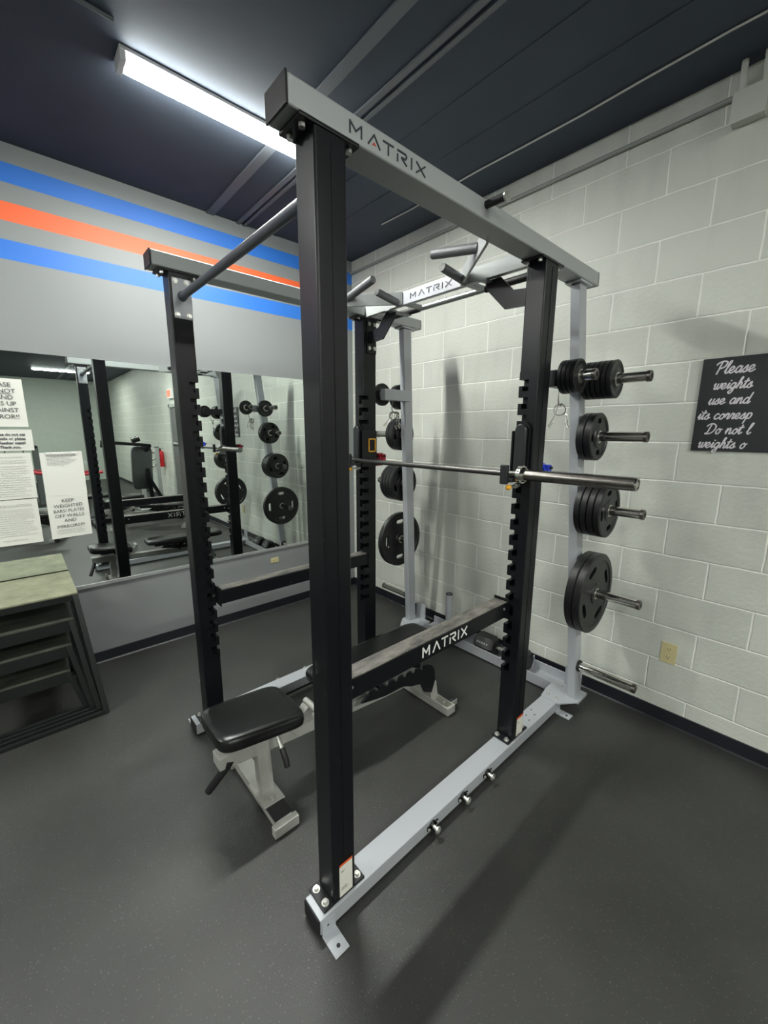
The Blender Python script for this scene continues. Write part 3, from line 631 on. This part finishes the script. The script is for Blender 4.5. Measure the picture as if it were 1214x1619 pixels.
# ---------------------------------------------------------------- barbell
BZ, BY = 1.4575, -.922
bar = thing('barbell', (XC, BY, BZ), 'empty steel barbell resting on the hooks across the back of the rack', 'barbell')
B().cyl((-.215, BY, BZ), (1.095, BY, BZ), .0142, seg=24).build('shaft', M['barsteel'], bar)
for a, s in ((1.085, 1), (-.205, -1)):
    B().cyl((a, BY, BZ), (a+s*.446+s*.017, BY, BZ), .0250, seg=32).build('sleeve', M['dullsteel'], bar)
    q = B(); q.cyl((a-s*.008, BY, BZ), (a+s*.010, BY, BZ), .0395, seg=36); q.cyl((a+s*.010, BY, BZ), (a+s*.024, BY, BZ), .034, .0285, seg=36); q.build('sleeve_collar', M['chrome'], bar)
    e = a+s*.463
    q = B(); q.lathe([(e-s*.003, .0252), (e+s*.003, .0248), (e+s*.003, .019), (e-s*.003, .019)], lambda t, u, c: Vector((t, BY+u, BZ+c)), 32); q.cyl((e, BY, BZ), (e+s*.0015, BY, BZ), .012, seg=20); q.build('end_ring', M['chrome'], bar)
# ---------------------------------------------------------------- plates
PL = {}
def plate_proto(key, R, th, holes, hw):
    b = B(); rim = R*.86; hub = min(.055, R*.45)
    prof = [(0, .0262), (0, hub), (.15*th, hub+.006), (.15*th, rim-.006), (0, rim), (0, R-.006), (.12*th, R), (.88*th, R), (th, R-.006), (th, rim), (.85*th, rim-.006), (.85*th, hub+.006), (th, hub), (th, .0262)]
    b.lathe(prof, lambda t, a, c: Vector((t, a, c)), 64)
    o = b.build('weight_plate', M['rubber'])
    if holes:
        cut = B()
        for k in range(holes):
            an = 2*PI*k/holes+PI/2; cr_ = R*.66; hl, hh = hw
            poly = []
            for j in range(20):
                th_ = 2*PI*j/20; px, py = hl*math.copysign(abs(math.cos(th_))**.5, math.cos(th_)), hh*math.copysign(abs(math.sin(th_))**.8, math.sin(th_))
                poly.append((cr_*math.cos(an)-px*math.sin(an)+py*math.cos(an), cr_*math.sin(an)+px*math.cos(an)+py*math.sin(an)))
            cut.prism(poly, lambda u, v, t: Vector((t, u, v)), -.02, th+.02)
        c = cut.build('cut', M['rubber'], None, False)
        md = o.modifiers.new('b', 'BOOLEAN'); md.object = c; md.operation = 'DIFFERENCE'; md.solver = 'EXACT'
        dg = bpy.context.evaluated_depsgraph_get(); dg.update()
        me = bpy.data.meshes.new_from_object(o.evaluated_get(dg)); o.modifiers.clear(); o.data = me; bpy.data.objects.remove(c)
        bm = bmesh.new(); bm.from_mesh(me)
        for f in bm.faces: f.smooth = True
        for e in bm.edges:
            if len(e.link_faces) == 2: e.smooth = e.calc_face_angle(0) < .6
        bm.to_mesh(me); bm.free()
    rg = B(); rg.lathe([(-.0008, .0258), (-.0008, .0315), (th+.0008, .0315), (th+.0008, .0258)], lambda t, a, c: Vector((t, a, c)), 32)
    r = rg.build('centre_ring', M['bolt']); r.parent = o
    PL[key] = (o, th, R)
plate_proto('45', .2235, .0405, 4, (.048, .018))
plate_proto('25', .142, .0315, 4, (.027, .013))
plate_proto('10', .119, .036, 4, (.020, .013))
plate_proto('5', .089, .0225, 0, None)
plate_proto('2', .076, .0195, 0, None)
used = set()
ORD = ['outermost', 'second from the outside', 'third from the outside', 'fourth from the outside', 'fifth from the outside', 'innermost']
def put(key, s, d_in, y, z, label, group, spin=0.):
    o, th, R = PL[key]
    if key not in used: used.add(key); c = o
    else: c = copy_tree(o)
    # plate rests on the peg: its bore hangs a little below the axis
    c.location = (X(s, d_in), y, z-.0018); c.rotation_euler = (spin, 0, 0)
    if s < 0: c.rotation_euler = (spin, 0, PI)
    c.name = 'weight_plate'
    tag(c, label, 'weight plate', group); return c
def stack(key, s, d0, n, y, z, size, where):
    th = PL[key][1]
    side = 'right' if s > 0 else 'left'
    grp = '%s plates on the %s %s peg' % (size, side, where)
    for k in range(n):
        pos = n-1-k
        if n == 1: w = 'only plate'
        elif n == 2: w = 'outer plate' if pos == 0 else 'inner plate'
        else: w = (ORD[pos] if pos < n-1 else 'innermost')+' plate'
        lab = '%s black plate, %s on the %s %s peg' % (size, w, side, where)
        put(key, s, d0+k*(th+.0012), y, z, lab, grp if n > 1 else None, random.uniform(-.5, .5) if key not in ('45',) else random.uniform(-.15, .15)+(.45 if s > 0 else 0))
for s in (1, -1):
    ys = [post_at(z).y for z, _ in HORN]; ds = [post_at(z).x+.038 for z, _ in HORN]
    if s > 0:
        stack('2', s, .640, 4, -.625, 1.900, 'smallest', 'short front'); stack('5', s, ds[0]+.010, 6, ys[0], HORN[0][0], 'small', 'top rear')
        stack('10', s, ds[1]+.004, 2, ys[1], HORN[1][0], 'medium', 'second-highest'); stack('25', s, ds[2]+.006, 4, ys[2], HORN[2][0], 'large', 'third-highest'); stack('45', s, ds[3]-.002, 2, ys[3], HORN[3][0], 'biggest', 'fourth-highest')
    else:
        stack('2', s, .640, 1, -.625, 1.900, 'smallest', 'short front'); stack('5', s, ds[0]+.010, 2, ys[0], HORN[0][0], 'small', 'top rear')
        stack('10', s, ds[1]+.004, 2, ys[1], HORN[1][0], 'medium', 'second-highest'); stack('25', s, ds[2]+.006, 4, ys[2], HORN[2][0], 'large', 'third-highest'); stack('45', s, ds[3]+.050, 1, ys[3], HORN[3][0], 'biggest', 'fourth-highest')
# ---------------------------------------------------------------- spring collars on hooks
def spring_collar(P, yaw, label, roll=0.):
    t = thing('spring_collar', P, label, 'spring collar', 'chrome spring collars hanging on the rack')
    b = B(); R = .027; pts = []
    for k in range(49):
        a = 2*PI*2.4*k/48-PI*.2; pts.append((R*math.cos(a), -.006+.012*k/48, -R+R*math.sin(a)))
    first, last = pts[0], pts[-1]
    M4 = Matrix.Rotation(yaw, 4, 'Z') @ Matrix.Rotation(roll, 4, 'Y')
    tr = lambda p: Vector(P)+M4 @ Vector(p)
    b.tube([tr(p) for p in pts], .0021, 8); b.build('coil', M['chrome'], t)
    for e, sx in ((first, 1), (last, -1)):
        b = B(); b.tube([tr(q) for q in (e, (e[0]+sx*.012, e[1], -R*2.0), (sx*.040, e[1], -R*2-.042), (sx*.050, e[1], -R*2-.058), (sx*.043, e[1], -R*2-.062), (sx*.028, e[1], -R*2-.036))], .0021, 8); b.build('handle_loop', M['chrome'], t)
spring_collar((X(1, .600), -.552, 1.781), .55, 'chrome spring collar hanging under the right storage arm')
spring_collar((X(-1, .600), -.556, 1.781), .5, 'nearest chrome spring collar hanging under the left storage arm')
spring_collar((X(-1, .600)-.014, -.542, 1.783), 1.1, 'middle chrome spring collar hanging under the left storage arm', .25)
spring_collar((X(-1, .600)+.012, -.545, 1.779), -.2, 'rearmost chrome spring collar hanging under the left storage arm', -.3)
# ---------------------------------------------------------------- plastic lock collars on back pegs
for s, m, cn in ((-1, 'red', 'red'), (1, 'blue', 'blue')):
    x = X(s, .585 if s < 0 else .60); y0 = -.7622; z = 1.475
    q = B(); q.cyl((x, y0-.002, z), (x, y0+.105, z), .009, seg=14); q.cyl((x, y0, z), (x, y0+.005, z), .018, seg=16); q.build('accessory_peg', M['blackp'], rack)
    t = thing('lock_collar', (x, y0+.055, z-.04), '%s plastic locking collar hung behind the %s rear upright' % (cn, 'left' if s < 0 else 'right'), 'barbell collar', 'plastic locking collars behind the uprights')
    b = B(); hx = .030; zc = z-.021
    b.lathe([(y0+.030, hx), (y0+.030, .044), (y0+.036, .047), (y0+.074, .047), (y0+.080, .044), (y0+.080, hx)], lambda tt, a, c: Vector((x+a*.92, tt, zc+c*.95)), 14)
    b.build('clamp_ring', M[m], t, smooth=False)
    b = B(); b.box(x+.020, x+.052, y0+.038, y0+.072, zc-.012, zc+.038, .005); b.box(x-.052, x-.036, y0+.036, y0+.074, zc-.030, zc+.016, .004); b.build('latch', M[m], t)
    b = B(); b.box(x+.046, x+.062, y0+.046, y0+.064, zc+.018, zc+.030, .003); b.box(x-.012, x+.012, y0+.029, y0+.031, zc+.034, zc+.043, .001); b.build('latch_lever', M['blackrub'], t)
# ---------------------------------------------------------------- hex dumbbell
db = thing('hex_dumbbell', (.60, -.135, .014), 'black rubber hex dumbbell lying on the rear channel of the rack', 'dumbbell')
zc = .014+.068
for x0, x1, nm in ((.375, .535, 0), (.640, .800, 1)):
    b = B(); R = .0785; prof = [(x0, R*.80), (x0+.022, R), (x1-.022, R), (x1, R*.80)]
    rings = [[b.bm.verts.new((t, -.135+r*math.cos(PI/3*k), zc+r*math.sin(PI/3*k))) for k in range(6)] for t, r in prof]
    for i in range(3):
        for k in range(6): b.bm.faces.new((rings[i][k], rings[i][(k+1) % 6], rings[i+1][(k+1) % 6], rings[i+1][k]))
    b.bm.faces.new(rings[0]); b.bm.faces.new(rings[-1])
    hd = b.build('head', M['rubber'], db)
    b = B()
    for k in range(5): b.prism([(x0+.035+.02*k, .0), (x0+.048+.02*k, .0), (x0+.048+.02*k, .012), (x0+.035+.02*k, .012)], lambda u, v, t: Vector((u, -.135-(.0785*.866+t)*.866+(v-.0)*.5-.012, zc+(.0785*.866+t)*.5+v*.866-.008)), .0002, .0008)
    b.build('embossed_print', M['inkgrey'], hd, smooth=False)
B().cyl((.54, -.135, zc), (.67, -.135, zc), .017, seg=20).build('handle', M['chrome'], db)
# ================================================================= BENCH
def slab(b, x0, x1, y0, y1, zfun, th, r=.03, nx=10, ny=16, taper=0.):
    """upholstered pad: rounded plan, domed edges. zfun(y) = top height"""
    N = 40; out = []
    def ring(inset, z):
        pts = []
        hx, hy = (x1-x0)/2-inset, (y1-y0)/2-inset
        for k in range(N):
            a = 2*PI*k/N; cx, sy = math.cos(a), math.sin(a); e = .32
            px = hx*math.copysign(abs(cx)**e, cx); py = hy*math.copysign(abs(sy)**e, sy)
            px *= 1+taper*(py/hy)
            X_, Y_ = (x0+x1)/2+px, (y0+y1)/2+py
            pts.append(b.bm.verts.new((X_, Y_, zfun(Y_)+z)))
        return pts
    spec = [(.012, -th), (.002, -th+.006), (0, -th+.02), (0, -.022), (.004, -.010), (.014, -.002), (.035, 0)]
    rs = [ring(i, z) for i, z in spec]
    for a, c in zip(rs[:-1], rs[1:]):
        for k in range(N): b.bm.faces.new((a[k], a[(k+1) % N], c[(k+1) % N], c[k]))
    b.bm.faces.new(list(reversed(rs[0]))); b.bm.faces.new(rs[-1])
def make_bench(root):
    L = lambda p: Vector(p)
    b = B(); slab(b, .300, .600, -2.150, -1.765, lambda y: .452-.045*(y+2.15)/.385, .062, taper=.06); b.build('seat_pad', M['vinyl'], root)
    b = B(); b.beam((.45, -2.12, .380), (.45, -1.78, .338), .16, .014, .002); b.build('seat_plate', M['blackp'], root)
    b = B(); slab(b, .294, .562, -1.625, -.790, lambda y: .430, .050); b.build('back_pad', M['vinyl'], root)
    b = B()
    for x in (.36, .48): b.beam((x, -1.55, .366), (x, -.95, .366), .030, .022, .002)
    b.build('back_frame', M['blackp'], root)
    # main beam with curved rear leg
    b = B(); pts = [(.475, -2.10, .285), (.485, -1.80, .262), (.515, -1.25, .238), (.528, -1.10, .242), (.538, -1.00, .236), (.545, -.925, .200), (.548, -.885, .140), (.549, -.872, .05)]
    w, h = .062, .058
    rings = []
    for i, p in enumerate(pts):
        p = Vector(p); d = (Vector(pts[min(i+1, len(pts)-1)])-Vector(pts[max(i-1, 0)])).normalized(); n_ = Vector((1, 0, 0)).cross(d).normalized()
        rings.append([b.bm.verts.new(p+Vector((sx*w/2, 0, 0))+n_*sz*h/2) for sx, sz in ((-1, -1), (1, -1), (1, 1), (-1, 1))])
    for a, c in zip(rings[:-1], rings[1:]):
        for k in range(4): b.bm.faces.new((a[k], a[(k+1) % 4], c[(k+1) % 4], c[k]))
    b.bm.faces.new(rings[0]); b.bm.faces.new(rings[-1])
    b.build('main_beam', M['benchsilver'], root)
    # rear foot
    b = B(); b.box(.235, .713, -.905, -.835, .004, .052, .003); rf = b.build('rear_foot', M['benchsilver'], root)
    b = B(); b.box(.60, .700, -.893, -.848, .052, .0545, .001); b.build('worn_tread', M['chrome'], rf)
    b = B(); b.cyl((.585, -.87, .052), (.585, -.87, .058), .010, seg=6); b.cyl((.655, -.87, .0545), (.655, -.87, .0600), .007, seg=6); b.build('bolt', M['bolt'], rf)
    for x in (.27, .675):
        b = B(); b.cyl((x-.012, -.812, .030), (x+.012, -.812, .030), .029, seg=24); wl = b.build('wheel', M['blackrub'], rf)
        b = B(); b.beam((x+.018, -.840, .045), (x+.018, -.795, .045), .004, .035, .001); b.build('wheel_fork', M['benchsilver'], wl)
    # adjustment ladder under the back pad
    poly = [(-1.46, .300), (-1.30, .268), (-1.16, .262), (-1.10, .235), (-1.02, .215), (-.99, .15), (-.925, .115), (-.895, .19), (-.905, .262), (-.93, .300)]
    for k in range(7):
        y = -.965-.068*k; poly += [(y, .318+.004*k), (y-.028, .318+.004*k), (y-.032, .298+.004*k), (y-.056, .300+.004*k)]
    b = B(); b.prism(poly, lambda u, v, t: Vector((t, u, v)), .590, .602); b.build('adjustment_ladder', M['blackp'], root)
    b = B(); b.prism(poly, lambda u, v, t: Vector((t, u, v)), .470, .482); b.build('adjustment_ladder', M['blackp'], root)
    b = B(); b.beam((.47, -1.02, .36), (.47, -1.28, .275), .060, .018, .002); b.cyl((.395, -1.28, .272), (.545, -1.28, .272), .009, seg=12); b.build('support_strut', M['blackp'], root)
    # hinge roller between the pads
    b = B(); b.cyl((.475, -1.705, .372), (.585, -1.705, .372), .015, seg=22); b.build('hinge_tube', M['benchsilver'], root)
    b = B(); b.beam((.50, -1.69, .36), (.50, -1.80, .27), .050, .05, .001); b.build('hinge_plate', M['benchsilver'], root)
    # seat support
    b = B(); b.box(.435, .510, -2.135, -1.93, .262, .318, .003); b.build('seat_rail', M['benchsilver'], root)
    b = B(); b.beam((.545, -2.01, .385), (.545, -2.01, .34), .020, .05, .001); b.beam((.545, -1.90, .375), (.545, -1.90, .33), .020, .05, .001); b.build('seat_bracket', M['benchsilver'], root)
    # front leg and foot
    b = B(); b.beam((.512, -1.945, .055), (.486, -1.945, .300), .052, .060, .004, up=(0, 1, 0)); fl = b.build('front_leg', M['benchsilver'], root)
    b = B(); b.box(.440, .605, -1.995, -1.900, .052, .058, .001); fp = b.build('leg_base_plate', M['benchsilver'], fl)
    b = B(); b.cyl((.578, -1.948, .058), (.578, -1.948, .064), .011, seg=6); b.build('bolt', M['bolt'], fp)
    b = B(); b.box(.235, .690, -1.985, -1.912, .006, .052, .003); ff = b.build('front_foot', M['benchsilver'], root)
    b = B(); b.box(.605, .686, -1.990, -1.908, .050, .056, .002); b.build('grip_tread', M['blackrub'], ff)
    b = B(); b.box(.685, .716, -2.005, -1.893, .002, .046, .003); b.build('foot_cap', M['benchsilver'], ff)
    b = B(); b.box(.222, .250, -2.000, -1.895, .002, .044, .003); b.build('foot_cap', M['benchsilver'], ff)
    # transport handle, pop pin
    b = B(); b.tube([(.505, -2.09, .285), (.50, -2.10, .265), (.435, -2.165, .135)], .0165, 16); b.build('transport_handle', M['blackrub'], root)
    b = B(); b.tube([(.560, -1.900, .335), (.600, -1.900, .300)], .010, 12); pp = b.build('pop_pin', M['bolt'], root)
    b = B(); b.tube([(.600, -1.900, .300), (.632, -1.900, .262), (.640, -1.900, .235)], .0125, 14); b.build('pin_handle', M['blackrub'], pp)
    return root
bench = thing('adjustable_bench', (.47, -1.45, 0), 'black and silver adjustable bench standing inside the power rack', 'bench')
make_bench(bench)
b2 = copy_tree(bench); b2.location = (3.15, -1.0, 0); b2.rotation_euler = (0, 0, .5); tag(b2, 'nearer spare bench beyond the rack, seen only in the mirror', 'bench')
b3 = copy_tree(bench); b3.location = (3.5, -2.7, 0); b3.rotation_euler = (0, 0, .6); tag(b3, 'farther spare bench beyond the rack, seen only in the mirror', 'bench')
# ================================================================= NESTED STEP BOXES
def stepbox(k, h, xf_top, xf_bot, yr_top, yr_bot, wall, wbot, label):
    """open trapezoid box; front looks to +x, right side at yr"""
    xb_top, xb_bot = XM+.020+.006*k, XM+.020+.006*k
    yl_top, yl_bot = -2.95+.034*k, -3.03+.034*k
    t = thing('step_box', ((xb_bot+xf_bot)/2, (yr_bot+yl_bot)/2, 0), label, 'plyometric box', 'nested plyometric step boxes')
    b = B(); b.box(xb_top, xf_top, yl_top, yr_top, h-.012, h, .003); b.build('rubber_top', M['turf'] if k == 0 else M['turfshade'], t)
    top = [(xf_top-.014, yr_top-.014), (xf_top-.014, yl_top+.014), (xb_top+.014, yl_top+.014), (xb_top+.014, yr_top-.014)]
    bot = [(xf_bot-.014, yr_bot-.014), (xf_bot-.014, yl_bot+.014), (xb_bot+.014, yl_bot+.014), (xb_bot+.014, yr_bot-.014)]
    b = B()
    for i in range(4):
        a, c = top[i], top[(i+1) % 4]; b.beam((*a, h-(.030 if k == 0 else .044)), (*c, h-(.030 if k == 0 else .044)), .026, .034 if k == 0 else .062, .002)
    b.build('top_frame', M['boxsteel'], t)
    for i in range(4):
        b = B(); b.beam((*top[i], h-.014), (*bot[i], .002), .027, .027, .003, up=(0, 1, 0)); b.build('leg', M['boxsteel'], t)
    b = B()
    for i in range(4): b.beam((*bot[i], .013), (*bot[(i+1) % 4], .013), .022, .022, .003)
    b.build('bottom_frame', M['boxsteel'], t)
for k, (h, xt, xb_, yt, yb, lab) in enumerate((
    (.725, -.812, -.646, -2.428, -2.372, 'tallest step box with green-grey top, outermost of the nested set'),
    (.578, -.800, -.688, -2.464, -2.398, 'second-tallest step box nested inside the tallest one'),
    (.430, -.792, -.728, -2.492, -2.424, 'third-tallest step box nested under the second'),
    (.275, -.790, -.766, -2.515, -2.450, 'lowest step box, innermost of the nested set'))):
    stepbox(k, h, xt, xb_, yt, yb, 0, 0, lab)
# ================================================================= REST OF THE GYM (seen in the mirror)
dr = tag(B().box(4.05, 4.95, -.03, 0, 0, 2.12, .004).build('door_1', M['door'], None), kind='structure')
q = B()
for (a, c, z0, z1) in ((3.98, 4.05, 0, 2.19), (4.95, 5.02, 0, 2.19), (3.98, 5.02, 2.12, 2.19)): q.box(a, c, -.05, 0, z0, z1, .003)
q.build('door_frame', M['machsilver'], dr)
ex = thing('exit_sign', (4.87, 0, 2.30), 'red lit exit sign above the door, seen in the mirror', 'exit sign')
B().box(4.73, 5.03, -.05, 0, 2.30, 2.50, .005).build('sign_case', M['housing'], ex)
B().box(4.76, 5.00, -.054, -.049, 2.34, 2.47, .002).build('lit_panel', M['exit'], ex)
fe = thing('fire_extinguisher', (5.86, -.09, .82), 'red fire extinguisher hung on the block wall, seen in the mirror', 'fire extinguisher')
b = B(); b.lathe([(.84, .0), (.82, .02), (.82, .068), (.84, .075), (1.12, .075), (1.17, .060), (1.20, .025), (1.20, .0)], lambda t, a, c: Vector((5.86+a, -.09+c, t)), 24); b.build('cylinder', M['ext'], fe)
b = B(); b.box(5.845, 5.875, -.11, -.07, 1.20, 1.235, .003); b.beam((5.86, -.12, 1.25), (5.86, -.02, 1.235), .02, .008); b.tube([(5.86, -.10, 1.215), (5.80, -.13, 1.20), (5.775, -.14, 1.10), (5.775, -.13, .95)], .010, 8); b.build('valve_and_hose', M['blackrub'], fe)
B().box(5.83, 5.89, -.020, 0, .90, 1.15, .002).build('wall_bracket', M['bolt'], fe)
# plate-loaded press machine with a tall black back pad
mc = thing('press_machine', (4.0, -1.0, 0), 'black plate-loaded press machine with a tall rounded back pad', 'exercise machine')
b = B(); slab(b, -.17, .17, -.42, .42, lambda y: 0., .09); 
bmesh.ops.transform(b.bm, matrix=Matrix.Translation((4.05, -.86, .98)) @ Matrix.Rotation(PI/2, 4, 'Z') @ Matrix.Rotation(1.30, 4, 'X'), verts=b.bm.verts[:]); b.build('back_pad', M['foam'], mc)
B().cyl((4.0, -.98, 1.46), (4.0, -.86, 1.50), .05, seg=20).build('head_roll', M['vinyl'], mc)
b = B(); slab(b, 3.80, 4.20, -1.30, -.90, lambda y: .48, .07); b.build('seat_pad', M['vinyl'], mc)
b = B(); b.beam((4.0, -.72, .02), (4.0, -.80, 1.25), .07, .07, .004, up=(0, 1, 0)); b.beam((4.0, -1.75, .05), (4.0, -.35, .05), .08, .08, .004); b.beam((4.0, -1.10, .08), (4.0, -1.10, .41), .07, .07, .004, up=(0, 1, 0)); b.beam((3.6, -1.7, .05), (4.4, -1.7, .05), .07, .07, .004); b.beam((3.6, -.40, .05), (4.4, -.40, .05), .07, .07, .004); b.beam((4.0, -.45, .08), (4.0, -.80, .85), .06, .06, .004); b.build('frame', M['blackp'], mc)
for s in (-1, 1):
    b = B(); b.beam((4.0+s*.30, -.75, 1.38), (4.0+s*.30, -1.42, 1.44), .05, .05, .006); b.beam((4.0+s*.05, -.80, 1.25), (4.0+s*.30, -.76, 1.38), .05, .05, .006); ar = b.build('press_arm', M['blackp'], mc)
    b = B(); b.tube([(4.0+s*.30, -1.40, 1.44), (4.0+s*.30, -1.42, 1.34)], .018, 12); b.build('hand_grip', M['blackrub'], ar)
# silver storage stand with sloping chrome rods
st = thing('bar_stand', (5.0, -.42, 0), 'silver stand with sloping chrome rods beside the extinguisher', 'storage stand')
for (x, y) in ((4.95, -.37), (5.25, -.62)):
    b = B(); b.beam((x, y, .0), (x, y, 1.30), .075, .075, .004, up=(0, 1, 0)); pp = b.build('stand_post', M['machsilver'], st)
    B().box(x-.042, x+.042, y-.042, y+.042, 1.298, 1.312, .003).build('post_cap', M['blackrub'], pp)
for k in range(3):
    b = B(); b.tube([(4.95, -.40, 1.22-.14*k), (4.95, -.75, 1.02-.14*k)], .020, 12); b.build('chrome_rod', M['chrome'], st)
b = B(); b.box(4.7, 5.5, -.80, -.25, .0, .05, .004); b.build('stand_base', M['machsilver'], st)
# red-armed machine
rm = thing('row_machine', (6.0, -1.8, 0), 'grey machine with red levers between the papers and the rack in the mirror', 'exercise machine')
b = B(); b.beam((6.0, -2.5, .05), (6.0, -1.1, .05), .08, .08, .004); b.beam((5.6, -2.45, .05), (6.4, -2.45, .05), .08, .08, .004); b.beam((5.6, -1.15, .05), (6.4, -1.15, .05), .08, .08, .004); b.beam((6.0, -2.2, .05), (6.0, -2.2, 1.15), .08, .08, .004, up=(0, 1, 0)); b.beam((6.0, -1.4, .05), (6.0, -1.4, 1.05), .08, .08, .004, up=(0, 1, 0)); b.beam((6.0, -2.2, 1.05), (6.0, -1.4, .95), .07, .07, .004); b.build('frame', M['machsilver'], rm)
b = B(); slab(b, 5.82, 6.18, -1.95, -1.6, lambda y: .50, .07); b.build('seat_pad', M['vinyl'], rm)
for s in (-1, 1):
    b = B(); b.tube([(6.0+s*.25, -2.5, .86), (6.0+s*.28, -2.1, .78), (6.0+s*.28, -1.7, .74), (6.0+s*.25, -1.25, .78)], .030, 12); b.build('red_lever', M['machred'], rm)
b = B(); b.beam((5.75, -1.50, .25), (5.75, -1.38, .55), .10, .05, .004); b.build('weight_carriage', M['machred'], rm)
dk = thing('weight_stack_machine', (7.4, -2.6, 0), 'dark weight-stack machine far behind the red-levered one', 'exercise machine')
b = B(); b.box(7.1, 7.7, -3.0, -2.9, 0, 1.3, .01); b.box(7.1, 7.7, -2.3, -2.2, 0, 1.3, .01); b.box(7.1, 7.7, -3.0, -2.2, 1.25, 1.3, .01); b.build('tower_frame', M['foam'], dk)
b = B()
for k in range(10): b.box(7.2, 7.6, -2.85, -2.35, .08+.045*k, .12+.045*k, .003)
b.build('weight_stack', M['blackp'], dk)
for k in range(2): B().cyl((7.4, -2.75+.3*k, .1), (7.4, -2.75+.3*k, 1.26), .012, seg=10).build('guide_rod', M['chrome'], dk)
# low foam roller-like pads on the floor, beyond the rack
fb = thing('flat_bench', (5.0, -1.6, 0), 'low flat black bench on the floor beyond the press machine', 'bench')
b = B(); slab(b, 4.75, 5.30, -2.00, -1.20, lambda y: .42, .06); b.build('pad', M['vinyl'], fb)
b = B()
for x in (4.85, 5.2): b.beam((x, -1.85, .03), (x, -1.35, .03), .05, .05, .003); b.beam((x, -1.6, .05), (x, -1.6, .36), .05, .05, .003, up=(0, 1, 0))
b.beam((4.85, -1.6, .34), (5.2, -1.6, .34), .05, .04, .003); b.build('frame', M['machsilver'], fb)
# ================================================================= clean-up, camera, render
for o in bpy.data.objects:
    if '_o' in o.keys(): del o['_o']
yaw, pitch, roll, FPX = .8384, -.1952, .0038, 644.92
f = Vector((-math.sin(yaw)*math.cos(pitch), math.cos(yaw)*math.cos(pitch), math.sin(pitch)))
r = f.cross(Vector((0, 0, 1))).normalized(); u = r.cross(f)
r2 = r*math.cos(roll)+u*math.sin(roll); u2 = -r*math.sin(roll)+u*math.cos(roll)
cam = bpy.data.cameras.new('camera'); co = bpy.data.objects.new('camera', cam); COL.objects.link(co)
M4 = Matrix((r2, u2, -f)).transposed().to_4x4(); M4.translation = (2.0321, -2.5993, 1.6455); co.matrix_world = M4
cam.sensor_fit = 'HORIZONTAL'; cam.sensor_width = 36; cam.lens = FPX/1214*36; cam.clip_start = .05
scn.camera = co
w = bpy.data.worlds.new('world'); scn.world = w; w.use_nodes = True
w.node_tree.nodes['Background'].inputs['Color'].default_value = (.6, .65, .7, 1); w.node_tree.nodes['Background'].inputs['Strength'].default_value = .0
vs = scn.view_settings; vs.view_transform = 'Standard'; vs.look = 'None'; vs.gamma = 1; vs.exposure = 0.26; vs.use_curve_mapping = False
cy = scn.cycles; cy.max_bounces = 8; cy.diffuse_bounces = 4; cy.glossy_bounces = 5; cy.transmission_bounces = 2; cy.sample_clamp_indirect = 6; cy.caustics_reflective = False; cy.caustics_refractive = False
cy.use_denoising = True
try: cy.denoiser = 'OPENIMAGEDENOISE'
except Exception: pass
